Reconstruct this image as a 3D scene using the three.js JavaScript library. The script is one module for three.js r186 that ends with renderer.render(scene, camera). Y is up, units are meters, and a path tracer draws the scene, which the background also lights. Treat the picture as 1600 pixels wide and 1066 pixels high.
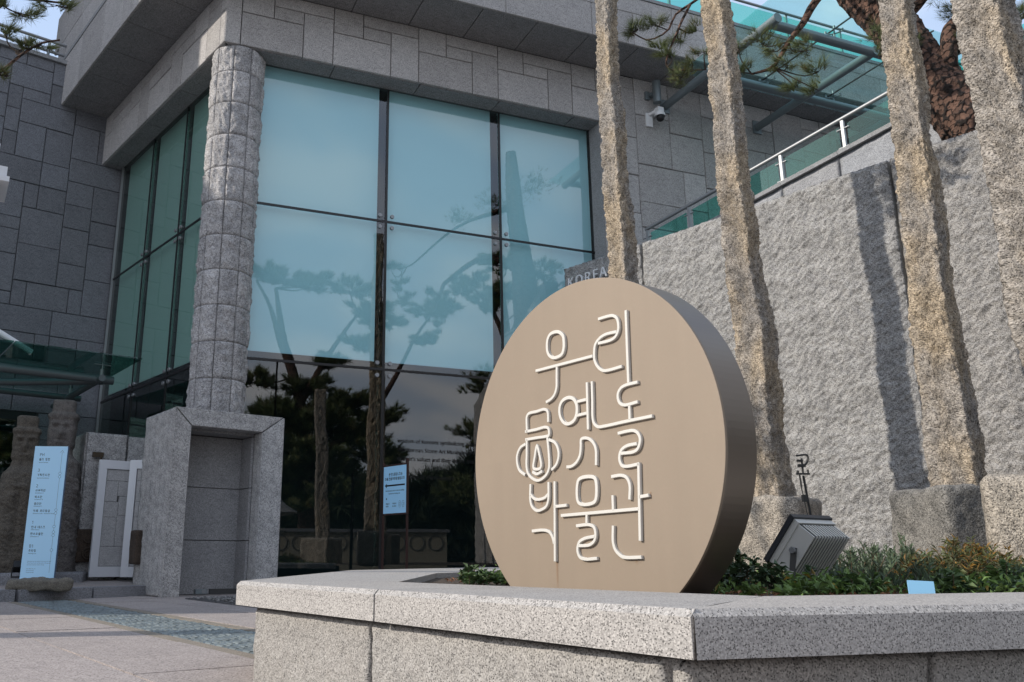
import * as THREE from 'three';
import { mergeGeometries } from 'three/addons/utils/BufferGeometryUtils.js';
import { createNoise3D } from 'simplex-noise';

// ---------------------------------------------------------------- camera, sky, sun, exposure
const D2R = Math.PI / 180;
const az = (a) => new THREE.Vector3(Math.sin(a * D2R), 0, -Math.cos(a * D2R));   // compass heading, 0 = the way the camera looks
const scene = new THREE.Scene();
const camera = new THREE.PerspectiveCamera(2 * Math.atan(533 / 1322) / D2R, 1856 / 1066, 0.1, 600);
camera.position.set(0, 0.55, 0);
camera.rotation.set(14.38 * D2R, 0, 0.2 * D2R);
camera.setViewOffset(1856, 1066, 256, 0, 1600, 1066);
const SUN_AZ = -94, SUN_EL = 28;
const sunDir = az(SUN_AZ).multiplyScalar(Math.cos(SUN_EL * D2R)).setY(Math.sin(SUN_EL * D2R));
function rng(seed) { let s = seed >>> 0; return () => { s = (s + 0x6d2b79f5) | 0; let t = Math.imul(s ^ (s >>> 15), 1 | s); t = (t + Math.imul(t ^ (t >>> 7), 61 | t)) ^ t; return ((t ^ (t >>> 14)) >>> 0) / 4294967296; }; }
const n3 = createNoise3D(rng(77));
const fbm = (x, y, z, o = 4) => { let s = 0, a = 0.5, f = 1; for (let i = 0; i < o; i++, a *= 0.5, f *= 2.03) s += a * n3(x * f, y * f, z * f); return s; };
const lerp = THREE.MathUtils.lerp, sstep = THREE.MathUtils.smoothstep, clamp = THREE.MathUtils.clamp;
{
  const W = 1024, H = 512, data = new Float32Array(W * H * 4);
  for (let r = 0; r < H; r++) {
    const up = ((r + 0.5) / H - 0.5) * Math.PI, y = Math.sin(up);
    for (let c = 0; c < W; c++) {
      const a = ((c + 0.5) / W - 0.5) * 2 * Math.PI, x = Math.cos(a) * Math.cos(up), z = Math.sin(a) * Math.cos(up), i = (r * W + c) * 4;
      if (y < 0) { data.set([0.3, 0.29, 0.28, 1], i); continue; }
      const g = Math.pow(clamp(y, 0, 1), 0.85), k = 1.6 / (y + 0.22);
      const cl = sstep(fbm(x * k + 61.2, 0.7, z * k * 1.7 + 27.3, 5), -0.4, 0.5) * 0.85;
      const s = Math.max(0, x * sunDir.x + y * sunDir.y + z * sunDir.z), glow = 0.5 * s ** 6 + 0.9 * s ** 40;
      const base = [lerp(0.88, 0.28, g), lerp(0.98, 0.48, g), lerp(1.1, 0.88, g)], white = [1.2, 1.2, 1.22], warm = [1, 0.95, 0.86];
      for (let j = 0; j < 3; j++) data[i + j] = lerp(base[j], white[j], cl) * 1.0 + warm[j] * glow;
      data[i + 3] = 1;
    }
  }
  const t = new THREE.DataTexture(data, W, H, THREE.RGBAFormat, THREE.FloatType);
  t.mapping = THREE.EquirectangularReflectionMapping; t.magFilter = t.minFilter = THREE.LinearFilter; t.needsUpdate = true;
  scene.background = t; scene.environment = t;
}
const sun = new THREE.DirectionalLight(new THREE.Color(1, 0.925, 0.82), 3.9);
sun.position.copy(sunDir).multiplyScalar(60); sun.target.position.set(0, 0, -8);
sun.castShadow = true; sun.shadow.radius = 1; sun.shadow.mapSize.set(4096, 4096);
Object.assign(sun.shadow.camera, { left: -30, right: 30, top: 30, bottom: -30, near: 1, far: 140 });
sun.name = 'sun'; scene.add(sun, sun.target);
const renderer = new THREE.WebGLRenderer({ antialias: true });
renderer.setSize(1024, 682);
renderer.toneMapping = THREE.LinearToneMapping; renderer.toneMappingExposure = 1.0;
renderer.shadowMap.enabled = true;

// ---------------------------------------------------------------- helpers
const used = {};
function numbered(n) { used[n] = (used[n] ?? -1) + 1; return used[n] ? n + '_' + String(used[n]).padStart(3, '0') : n; }
function tag(o, label, category, group, kind) { if (label) o.userData.label = label; if (category) o.userData.category = category; if (group) o.userData.group = group; if (kind) o.userData.kind = kind; return o; }
function thing(name, label, category, pos = [0, 0, 0], heading = 90, group) {   // heading: the way its own x axis points
  const o = new THREE.Group(); o.name = numbered(name); o.position.set(...pos); o.rotation.y = (90 - heading) * D2R; scene.add(o);
  return tag(o, label, category, group);
}
function sub(parent, name, pos = [0, 0, 0], heading) { const o = new THREE.Group(); o.name = name; o.position.set(...pos); if (heading !== undefined) o.rotation.y = (90 - heading) * D2R; parent.add(o); return o; }
function add(parent, name, geo, mat, at) {
  const m = new THREE.Mesh(Array.isArray(geo) ? merged(geo) : geo, mat); m.name = parent === scene ? numbered(name) : name; m.castShadow = m.receiveShadow = true;
  if (at) m.position.set(...at); parent.add(m); return m;
}
const R = rng(2024);
function boxUV(g, ou = 0, ov = 0) {           // metres, by the axis each face looks along
  g = g.index ? g.toNonIndexed() : g; g.deleteAttribute('uv');
  const p = g.attributes.position, n = g.attributes.normal, uv = new Float32Array(p.count * 2);
  for (let i = 0; i < p.count; i += 3) {
    let ax = 0, ay = 0, az_ = 0;
    for (let k = 0; k < 3; k++) { ax += Math.abs(n.getX(i + k)); ay += Math.abs(n.getY(i + k)); az_ += Math.abs(n.getZ(i + k)); }
    for (let k = i; k < i + 3; k++) { const X = p.getX(k), Y = p.getY(k), Z = p.getZ(k); uv.set(ax > ay && ax > az_ ? [Z + ou, Y + ov] : ay > az_ ? [X + ou, Z + ov] : [X + ou, Y + ov], k * 2); }
  }
  g.setAttribute('uv', new THREE.BufferAttribute(uv, 2)); return g;
}
function poly(V, F) {                         // flat-shaded faces with uv in metres
  const pos = [];
  for (const f of F) for (let i = 1; i < f.length - 1; i++) pos.push(...V[f[0]], ...V[f[i]], ...V[f[i + 1]]);
  const g = new THREE.BufferGeometry(); g.setAttribute('position', new THREE.Float32BufferAttribute(pos, 3)); g.computeVertexNormals();
  return boxUV(g, R() * 7, R() * 7);
}
function box(w, h, d, x = 0, y = 0, z = 0, ry = 0, rx = 0, rz = 0) {   // centred on x, z; standing on y
  const g = new THREE.BoxGeometry(w, h, d); if (rx || rz) g.rotateX(rx).rotateZ(rz); if (ry) g.rotateY(ry); g.translate(x, y + h / 2, z); return boxUV(g, R() * 5, R() * 5);
}
function slab(x, y, w, h, z, d, c = 0.012, skew = 0, ml = 0, mr = 0) {                 // a facing stone: back at z, front at z + d with a chamfered arris
  const a = x, b = x + w, e = y, f = y + h, q = z + d - c, t = z + d, s = () => (R() - 0.5) * skew;
  return poly([[a + ml, e, z], [b - mr, e, z], [b - mr, f, z], [a + ml, f, z], [a, e, q], [b, e, q], [b, f, q], [a, f, q], [a + c, e + c, t + s()], [b - c, e + c, t + s()], [b - c, f - c, t + s()], [a + c, f - c, t + s()]],
    [[8, 9, 10, 11], [4, 5, 9, 8], [5, 6, 10, 9], [6, 7, 11, 10], [7, 4, 8, 11], [0, 1, 5, 4], [1, 2, 6, 5], [2, 3, 7, 6], [3, 0, 4, 7]]);
}
function rough(w, h, nx, ny, zf, d = 0.1) {    // a hewn face: grid in x, y with z = zf(x, y), turned back to -d round its edge
  const pos = [], uv = [], idx = [], cols = nx + 3, ou = R() * 5, ov = R() * 5;
  for (let j = -1; j <= ny + 1; j++) for (let i = -1; i <= nx + 1; i++) {
    const x = clamp(i / nx, 0, 1) * w, y = clamp(j / ny, 0, 1) * h, rim = i < 0 || j < 0 || i > nx || j > ny;
    pos.push(x, y, rim ? -d : zf(x, y)); uv.push(x + ou + (i < 0 ? -d : i > nx ? d : 0), y + ov + (j < 0 ? -d : j > ny ? d : 0));
  }
  for (let j = 0; j < ny + 2; j++) for (let i = 0; i < nx + 2; i++) { const a = j * cols + i; idx.push(a, a + 1, a + cols + 1, a, a + cols + 1, a + cols); }
  const g = new THREE.BufferGeometry(); g.setAttribute('position', new THREE.Float32BufferAttribute(pos, 3)); g.setAttribute('uv', new THREE.Float32BufferAttribute(uv, 2)); g.setIndex(idx); g.computeVertexNormals();
  return g;
}
const V3 = (a) => new THREE.Vector3(...a);
function tube(pts, r, seg = 8, n) { const c = new THREE.CatmullRomCurve3(pts.map(V3), false, 'centripetal'); return new THREE.TubeGeometry(c, n ?? Math.max(2, pts.length * 4 - 4), r, seg); }
function rod(a, b, r, seg = 10) { const A = V3(a), B = V3(b), d = B.clone().sub(A), g = new THREE.CylinderGeometry(r, r, d.length(), seg); g.applyQuaternion(new THREE.Quaternion().setFromUnitVectors(new THREE.Vector3(0, 1, 0), d.clone().normalize())); g.translate((A.x + B.x) / 2, (A.y + B.y) / 2, (A.z + B.z) / 2); return g; }
function limb(pts, radii, seg = 10, bump = 0, sd = 0, rows = 6) {      // a tapering, slightly knobbly branch
  const c = new THREE.CatmullRomCurve3(pts.map(V3), false, 'centripetal'), N = (pts.length - 1) * rows, fr = c.computeFrenetFrames(N), pos = [], uv = [], idx = []; let len = 0, last = null;
  for (let i = 0; i <= N; i++) {
    const t = i / N, p = c.getPointAt(t), k = t * (radii.length - 1), k0 = Math.min(radii.length - 2, Math.floor(k)), r = lerp(radii[k0], radii[k0 + 1], k - k0);
    if (last) len += p.distanceTo(last); last = p;
    for (let j = 0; j <= seg; j++) {
      const a = (j % seg) / seg * Math.PI * 2, d = fr.normals[i].clone().multiplyScalar(Math.cos(a)).addScaledVector(fr.binormals[i], Math.sin(a));
      const q = p.clone().addScaledVector(d, r), b = bump ? r * bump * (fbm(q.x * 2.5 / r * 0.3 + sd, q.y * 2.5 / r * 0.3, q.z * 2.5 / r * 0.3, 3) + 0.5 * Math.abs(n3(q.x * 9 + sd, q.y * 6, q.z * 9))) : 0;
      q.addScaledVector(d, b); pos.push(q.x, q.y, q.z); uv.push(j / seg * Math.max(0.2, 6.28 * r), len);
    }
  }
  for (let i = 0; i < N; i++) for (let j = 0; j < seg; j++) { const a = i * (seg + 1) + j, b = a + seg + 1; idx.push(a, b, a + 1, b, b + 1, a + 1); }
  const g = new THREE.BufferGeometry(); g.setAttribute('position', new THREE.Float32BufferAttribute(pos, 3)); g.setAttribute('uv', new THREE.Float32BufferAttribute(uv, 2)); g.setIndex(idx); g.computeVertexNormals(); return g;
}
const plain = (g) => { g = g.index ? g.toNonIndexed() : g; for (const k of Object.keys(g.attributes)) if (!['position', 'normal', 'uv'].includes(k)) g.deleteAttribute(k); return g; };
const merged = (list) => mergeGeometries(list.map(plain));

// ---------------------------------------------------------------- textures (tiles of known size in metres) and materials
function latticeNoise(seed, per) { const r = rng(seed), t = new Float32Array(per * per).map(() => r()); return (x, y) => { const xi = Math.floor(x), yi = Math.floor(y), fx = x - xi, fy = y - yi, u = fx * fx * (3 - 2 * fx), v = fy * fy * (3 - 2 * fy), m = (a) => ((a % per) + per) % per, q = (a, b) => t[m(b) * per + m(a)]; return lerp(lerp(q(xi, yi), q(xi + 1, yi), u), lerp(q(xi, yi + 1), q(xi + 1, yi + 1), u), v); }; }
function cells(seed, per) { const r = rng(seed), a = new Float32Array(per * per * 3).map(() => r()); return (x, y) => { const xi = Math.floor(x), yi = Math.floor(y); let best = 9, id = 0; for (let j = -1; j < 2; j++) for (let i = -1; i < 2; i++) { const cx = (((xi + i) % per) + per) % per, cy = (((yi + j) % per) + per) % per, k = (cy * per + cx) * 3, dx = xi + i + a[k] - x, dy = yi + j + a[k + 1] - y, d = dx * dx + dy * dy; if (d < best) { best = d; id = a[k + 2]; } } return [id, Math.sqrt(best)]; }; }
function tex(N, f, srgb = true) {
  const d = new Uint8Array(N * N * 4), enc = (v) => { v = clamp(v, 0, 1); return Math.round(255 * (srgb ? (v <= 0.0031308 ? v * 12.92 : 1.055 * Math.pow(v, 1 / 2.4) - 0.055) : v)); };
  for (let y = 0; y < N; y++) for (let x = 0; x < N; x++) { const c = f(x / N, y / N), o = (y * N + x) * 4; d[o] = enc(c[0]); d[o + 1] = enc(c[1]); d[o + 2] = enc(c[2]); d[o + 3] = 255; }
  const t = new THREE.DataTexture(d, N, N); t.wrapS = t.wrapT = THREE.RepeatWrapping; t.magFilter = THREE.LinearFilter; t.minFilter = THREE.LinearMipmapLinearFilter; t.generateMipmaps = true; if (srgb) t.colorSpace = THREE.SRGBColorSpace; t.needsUpdate = true; return t;
}
const sized = (t, m) => { const c = t.clone(); c.repeat.set(1 / m, 1 / m); c.needsUpdate = true; return c; };
function granite(seed, N, per, dark, light, mott) {   // crystals: per cells across the tile; shares of dark and light grains
  const c1 = cells(seed, per), c2 = cells(seed + 1, Math.round(per * 2.3)), m1 = latticeNoise(seed + 2, 6), m2 = latticeNoise(seed + 3, 23);
  return tex(N, (u, v) => {
    const [a, da] = c1(u * per, v * per), [b] = c2(u * Math.round(per * 2.3), v * Math.round(per * 2.3));
    let g = 0.72 + (b - 0.5) * 0.16; if (a < dark && da < 0.5) g = 0.1 + b * 0.2; else if (a < dark + 0.28) g = 0.5 + b * 0.14; else if (a > 1 - light) g = 0.92;
    const m = (m1(u * 6, v * 6) - 0.5) * mott + (m2(u * 23, v * 23) - 0.5) * mott * 0.7; g *= 1 + m; return [g, g * (1 - 0.02 * m), g * (1 - 0.05 * m)];
  });
}
function bumps(seed, oct, N = 512) { const fs = oct.map(([p, a], i) => [latticeNoise(seed + i, p), p, a]), tot = oct.reduce((s, o) => s + o[1], 0); return tex(N, (u, v) => { let s = 0; for (const [f, p, a] of fs) s += a * f(u * p, v * p); s /= tot; return [s, s, s]; }, false); }
const tGran = granite(11, 1024, 150, 0.17, 0.16, 0.1), tFine = granite(31, 512, 110, 0.1, 0.12, 0.16), tRock = granite(51, 512, 70, 0.16, 0.2, 0.35), tPole = granite(57, 512, 64, 0.2, 0.2, 0.6);
const bFine = bumps(5, [[64, 1], [128, 1], [256, 1]]), bHewn = bumps(9, [[12, 1.2], [28, 1.2], [60, 1], [130, 0.7]]), bSoft = bumps(15, [[5, 1], [11, 0.7], [40, 0.2]]);
function stone(color, map, size, bump, bsize, bscale, rough_ = 0.9, extra = {}) {
  return new THREE.MeshStandardMaterial({ color: new THREE.Color().setRGB(...color), map: sized(map, size), bumpMap: sized(bump, bsize), bumpScale: bscale, roughness: rough_, ...extra });
}
const flat = (color, r = 0.7, m = 0, extra = {}) => new THREE.MeshStandardMaterial({ color: new THREE.Color().setRGB(...color), roughness: r, metalness: m, ...extra });
const tones = (base, n, map, size, bump, bsize, bs, spread = 0.09) => Array.from({ length: n }, (_, i) => { const k = 1 + (i / (n - 1) - 0.5) * 2 * spread, w = (R() - 0.5) * 0.03; return stone([base[0] * k * (1 + w), base[1] * k, base[2] * k * (1 - w)], map, size, bump, bsize, bs); });
const M = {
  ashlar: tones([0.58, 0.56, 0.55], 4, tFine, 0.9, bFine, 0.5, 0.003),
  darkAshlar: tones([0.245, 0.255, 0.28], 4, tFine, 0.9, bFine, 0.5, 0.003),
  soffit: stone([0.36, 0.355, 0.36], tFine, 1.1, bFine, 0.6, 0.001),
  mortar: flat([0.11, 0.108, 0.108], 1), grout: flat([0.2, 0.195, 0.19], 1),
  drum: tones([0.57, 0.555, 0.555], 3, tRock, 0.7, bHewn, 0.5, 0.02),
  pedestal: tones([0.58, 0.565, 0.555], 3, tRock, 0.6, bHewn, 0.6, 0.012, 0.05),
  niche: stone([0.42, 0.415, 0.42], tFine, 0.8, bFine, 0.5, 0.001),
  coping: tones([0.55, 0.52, 0.49], 3, tGran, 0.5, bFine, 0.35, 0.0012, 0.03),
  planterWall: tones([0.47, 0.44, 0.405], 3, tGran, 0.6, bHewn, 0.4, 0.008, 0.05),
  bigSlab: tones([0.545, 0.53, 0.515], 3, tRock, 0.6, bHewn, 0.32, 0.03, 0.04),
  pole: stone([0.64, 0.57, 0.475], tPole, 0.55, bHewn, 0.3, 0.03, 0.95, { vertexColors: true }),
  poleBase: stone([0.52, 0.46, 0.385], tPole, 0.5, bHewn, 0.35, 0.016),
  parapet: tones([0.47, 0.48, 0.51], 3, tFine, 0.8, bHewn, 0.9, 0.008, 0.04),
  parapetCap: stone([0.4, 0.41, 0.42], tFine, 0.8, bFine, 0.5, 0.001),
  paver: tones([0.5, 0.435, 0.405], 4, tFine, 0.8, bFine, 0.5, 0.0015, 0.06),
  kerb: stone([0.36, 0.36, 0.38], tGran, 0.8, bFine, 0.5, 0.003),
  ground: stone([0.3, 0.28, 0.27], tFine, 1.4, bFine, 0.8, 0.002),
  black: flat([0.012, 0.013, 0.014], 0.5), seal: flat([0.01, 0.01, 0.011], 0.35),
  steel: flat([0.3, 0.31, 0.32], 0.5, 0.6), paintSteel: flat([0.2, 0.235, 0.25], 0.35, 0.3), white: flat([0.78, 0.79, 0.8], 0.5),
  pane: new THREE.MeshPhysicalMaterial({ color: new THREE.Color().setRGB(0.62, 0.85, 0.9), transmission: 1, thickness: 0, ior: 2.0, roughness: 0 }),
  paneDark: new THREE.MeshPhysicalMaterial({ color: new THREE.Color().setRGB(0.46, 0.62, 0.58), transmission: 1, thickness: 0, ior: 1.9, roughness: 0 }),
  green: new THREE.MeshPhysicalMaterial({ color: new THREE.Color().setRGB(0.5, 0.86, 0.79), transmission: 1, thickness: 0, ior: 1.5, roughness: 0.02 }),
  canopyGlass: new THREE.MeshPhysicalMaterial({ color: new THREE.Color().setRGB(0.78, 0.95, 0.93), transmission: 1, thickness: 0, ior: 1.5, roughness: 0.02 }),
  entryGlass: new THREE.MeshPhysicalMaterial({ color: new THREE.Color().setRGB(0.4, 0.62, 0.57), transmission: 1, thickness: 0, ior: 1.5, roughness: 0.02 }), entryTube: flat([0.13, 0.15, 0.16], 0.4, 0.3), shadedBase: stone([0.3, 0.285, 0.26], tPole, 0.5, bHewn, 0.35, 0.014),  // last entry: pillar base stone with shade put into its colour
  blind: flat([0.82, 0.84, 0.83], 0.9), room: flat([0.04, 0.042, 0.042], 0.9), roomFloor: flat([0.05, 0.05, 0.05], 0.4),
};
const pick = (a) => a[Math.floor(R() * a.length)];

// ---------------------------------------------------------------- ground
const C0 = [-3.426, 0, -13.369], PED = [-3.769, 0, -12.347], DW = [-7.092, 0, -17.864], WALL = [6.655, 0, -10.182], RAMP = [7.662, 0, -11.003];
const HA = 69, HB = 140.8, HD = 54, HP = 53.7, HW = 140.8, HPAVE = 144.5;
{
  const g = new THREE.PlaneGeometry(400, 400).rotateX(-Math.PI / 2).translate(0, -0.03, 0);
  tag(add(scene, 'ground', boxUV(g), M.ground), 'wide paved ground around the museum', null, null, 'structure');
  // pavement of large rectangular pavers, laid along the glass drain strip
  const pave = thing('pavement', null, null, [-2.0, 0, -7.2], HPAVE); tag(pave, 'pinkish grey granite paving in front of the museum', null, null, 'structure');
  const row = (z, h, off, lo, hi, len) => { for (let x = lo + off; x < hi; x += len) { const t = (R() - 0.5) * 0.006; const b = box(len - 0.009, 0.05, h - 0.009, x + len / 2, -0.05 + t, z - h / 2, 0); add(pave, 'paver', b, pick(M.paver)); } };
  for (let k = 0; k < 4; k++) row(-0.44 - k * 0.75, 0.75, (k % 2) * 0.7, -8.6, 4.2, 1.45);
  for (let k = 0; k < 6; k++) row(0.44 + 0.75 * (k + 1), 0.75, (k % 2) * 0.55 - 0.3, -7.2, 6.6, 1.45);
  for (const z of [-0.44, 0.44]) add(pave, 'border_strip', Array.from({ length: 9 }, (_, i) => box(1.49, 0.05, 0.11, -7.2 + i * 1.5, -0.052, z + (z < 0 ? 0.057 : -0.057))), flatBorder());
  // glass block drain strip
  const strip = thing('drain_strip', null, null, [-2.0, 0, -7.2], HPAVE); tag(strip, 'teal glass block strip set in the paving', null, null, 'structure');
  add(strip, 'strip_bed', box(13.4, 0.03, 0.64, -0.6, -0.047, 0), M.black);
  const shape = merged([-0.024, 0.024].map((x) => new THREE.CylinderGeometry(0.021, 0.021, 0.092, 7, 1).rotateX(Math.PI / 2).scale(1, 0.7, 1).translate(x, 0, 0))), gl = new THREE.MeshPhysicalMaterial({ color: new THREE.Color().setRGB(0.2, 0.23, 0.235), roughness: 0.4, clearcoat: 0.5, clearcoatRoughness: 0.2 });
  const im = new THREE.InstancedMesh(shape, gl, 6 * 128), m4 = new THREE.Matrix4(), cc = new THREE.Color();
  for (let i = 0; i < 128; i++) for (let j = 0; j < 6; j++) { m4.makeRotationFromEuler(new THREE.Euler((R() - 0.5) * 0.08, (i + j) % 2 * Math.PI / 2, (R() - 0.5) * 0.08)).setPosition(-7.2 + i * 0.104, -0.014 + (R() - 0.5) * 0.004, -0.26 + j * 0.104); im.setMatrixAt(i * 6 + j, m4); im.setColorAt(i * 6 + j, cc.setScalar(0.8 + R() * 0.4)); }
  im.name = 'glass_blocks'; tag(im, null, null, null, 'stuff'); strip.add(im);
  function flatBorder() { return stone([0.36, 0.31, 0.25], tFine, 0.5, bFine, 0.4, 0.002); }
  // platform behind the kerb
  const plat = thing('platform', null, null, [0, 0, 0], 90); tag(plat, 'raised stone platform behind the kerb at the entrance', null, null, 'structure');
  const kd = [0.51, -0.86], kb = [-5.418, -11.121];   // kerb line runs from the left of the frame to the pedestal
  const top = poly([[-12, 0.13, -7.4], [-5.42, 0.13, -11.13], [-4.3, 0.13, -13.0], [-5.6, 0.27, -16.6], [-14, 0.27, -14]].map((v) => v), [[0, 1, 2, 3, 4]]);
  add(plat, 'platform_surface', top, pick(M.paver));
  const kerbs = [[[-7.9, -8.35], [-6.62, -9.72]], [[-6.6, -9.74], [-5.43, -11.1]], [[-5.41, -11.12], [-4.86, -12.05]], [[-4.85, -12.07], [-4.33, -12.95]]];
  for (const [a, b] of kerbs) { const dx = b[0] - a[0], dz = b[1] - a[1], L = Math.hypot(dx, dz), g = box(L - 0.01, 0.2, 0.3, 0, -0.06, 0, Math.atan2(-dz, dx)); g.translate((a[0] + b[0]) / 2 - 0.15 * -dz / L * -1, 0.003, (a[1] + b[1]) / 2 + 0.15 * dx / L * -1); add(plat, 'kerb_stone', g, M.kerb); }
  const yl = box(3.2, 0.012, 0.08, 0, 0, 0, -36 * D2R); yl.translate(-6.4, 0.235, -15.0); add(plat, 'warning_line', yl, flat([0.5, 0.24, 0.1], 0.8));
  // dark gravel at the foot of the pedestal
  const gv = rough(3.2, 1.5, 40, 20, (x, y) => 0.012 * n3(x * 9, y * 9, 2) + 0.014, 0.02).rotateX(-Math.PI / 2);
  const grav = thing('gravel', null, null, [-3.3, 0.0, -11.95], 146); tag(grav, 'dark gravel strip at the foot of the stone pedestal', null, null, 'stuff');
  add(grav, 'gravel_bed', gv, stone([0.14, 0.135, 0.135], tRock, 0.25, bHewn, 0.15, 0.01));
  const peb = new THREE.InstancedMesh(new THREE.IcosahedronGeometry(0.014, 0), flat([0.2, 0.195, 0.19], 0.95), 900);
  for (let i = 0; i < 900; i++) { m4.makeRotationFromEuler(new THREE.Euler(R() * 6, R() * 6, R() * 6)).scale(new THREE.Vector3(0.6 + R(), 0.5 + R() * 0.5, 0.6 + R())).setPosition(R() * 3.1 + 0.05, 0.024, -R() * 1.4 - 0.05); peb.setMatrixAt(i, m4); peb.setColorAt(i, cc.setScalar(0.5 + R())); }
  peb.name = 'pebbles'; tag(peb, null, null, null, 'stuff'); grav.add(peb);
}

// ---------------------------------------------------------------- the museum building
const museum = thing('museum_building', 'grey stone museum building with tall teal glass corner and round column', 'museum building');
function ashlar(parent, x0, y0, w, h, u, z, d, mats, seed, big = false) {       // random coursed stones on a grid of units u
  const r = rng(seed), nx = Math.round(w / u), ny = Math.round(h / u), ux = w / nx, uy = h / ny, takenAt = new Uint8Array(nx * ny);
  const sizes = big ? [[5, 3], [4, 4], [4, 3], [3, 4], [3, 2], [2, 4], [5, 2], [2, 2]] : [[3, 2], [2, 3], [3, 3], [4, 2], [2, 2], [3, 2], [2, 3], [2, 1], [1, 2]];
  for (let j = 0; j < ny; j++) for (let i = 0; i < nx; i++) {
    if (takenAt[j * nx + i]) continue;
    let run = 0; while (i + run < nx && !takenAt[j * nx + i + run]) run++;
    let [sw, sh] = sizes[Math.floor(r() * sizes.length)]; sw = Math.min(sw, run); if (run - sw === 1) sw = run <= 4 ? run : sw; sh = Math.min(sh, ny - j); if (sw === 1) sh = Math.max(sh, Math.min(2, ny - j));
    for (let b = 0; b < sh; b++) for (let a = 0; a < sw; a++) takenAt[(j + b) * nx + i + a] = 1;
    add(parent, 'stone', slab(x0 + i * ux + 0.005, y0 + j * uy + 0.005, sw * ux - 0.01, sh * uy - 0.01, z, d + (r() - 0.5) * 0.02, 0.012, 0.008), mats[Math.floor(r() * mats.length)]);
  }
}
function soffit(parent, y, z0, z1, a0, a1, b, step, t = 0.05) {    // panels across an overhang; a0, a1: where the first joint starts at z0 and z1 (the mitre); b: far end
  let p0 = a0, p1 = a1; const dir = Math.sign(b - a0);
  for (let x = (dir > 0 ? Math.max(a0, a1) : Math.min(a0, a1)) + dir * step; ; x += dir * step) {
    const end = dir > 0 ? Math.min(x, b) : Math.max(x, b), g = 0.009 * dir;
    const V = [[p0 + g, y, z0], [end - g, y, z0], [end - g, y, z1], [p1 + g, y, z1]]; V.push(...V.map(([a, c, e]) => [a, c + t, e]));
    add(parent, 'soffit_panel', poly(V, [[0, 1, 2, 3], [7, 6, 5, 4], [0, 4, 5, 1], [1, 5, 6, 2], [2, 6, 7, 3], [3, 7, 4, 0]].map((f) => dir > 0 ? f : f.slice().reverse())), M.soffit);
    p0 = p1 = end; if (end === b) break;
  }
}
{ // beams over the glass: stones repeat every 1.65 m
  const fb = sub(museum, 'facade_beam', C0, HA), sb = sub(museum, 'side_beam', C0, HB);
  add(fb, 'beam_core', box(7.2, 1.4, 0.56, 3.6, 9.2, 0.12), M.mortar); add(sb, 'beam_core', box(5.9, 1.4, 0.56, -2.95, 9.2, 0.12), M.mortar);
  const unit = [[0, 0, 1.1, 0.66], [1.1, 0, 0.55, 0.92], [0, 0.66, 0.56, 0.51], [0.56, 0.66, 0.54, 0.26], [0.56, 0.92, 1.09, 0.25]];
  for (let k = -1; k < 5; k++) for (const [x, y, w, h] of unit) { const X = k * 1.65 - 0.05 + x, a = Math.max(X, -0.326), b = Math.min(X + w, 7.2); if (b - a > 0.05) add(fb, 'stone', slab(a + 0.007, 9.16 + y + 0.007, b - a - 0.014, h - 0.014, 0.40, 0.05 + (R() - 0.5) * 0.008, 0.008, 0.004, a === -0.326 ? 0.036 : 0), pick(M.ashlar)); }
  for (let k = -4; k < 1; k++) for (const [x, y, w, h] of unit) { const X = k * 1.65 - 0.42 - x + 1.65 - w, a = Math.max(X, -5.95), b = Math.min(X + w, 0.326); if (b - a > 0.05) add(sb, 'stone', slab(a + 0.007, 9.16 + y + 0.007, b - a - 0.014, h - 0.014, 0.40, 0.05 + (R() - 0.5) * 0.008, 0.008, 0.004, 0, b === 0.326 ? 0.036 : 0), pick(M.ashlar)); }
  soffit(fb, 9.155, 0.02, 0.40, 0, -0.28, 7.2, 1.65); soffit(sb, 9.155, 0.02, 0.40, 0, 0.28, -5.9, 1.65);
}
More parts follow.
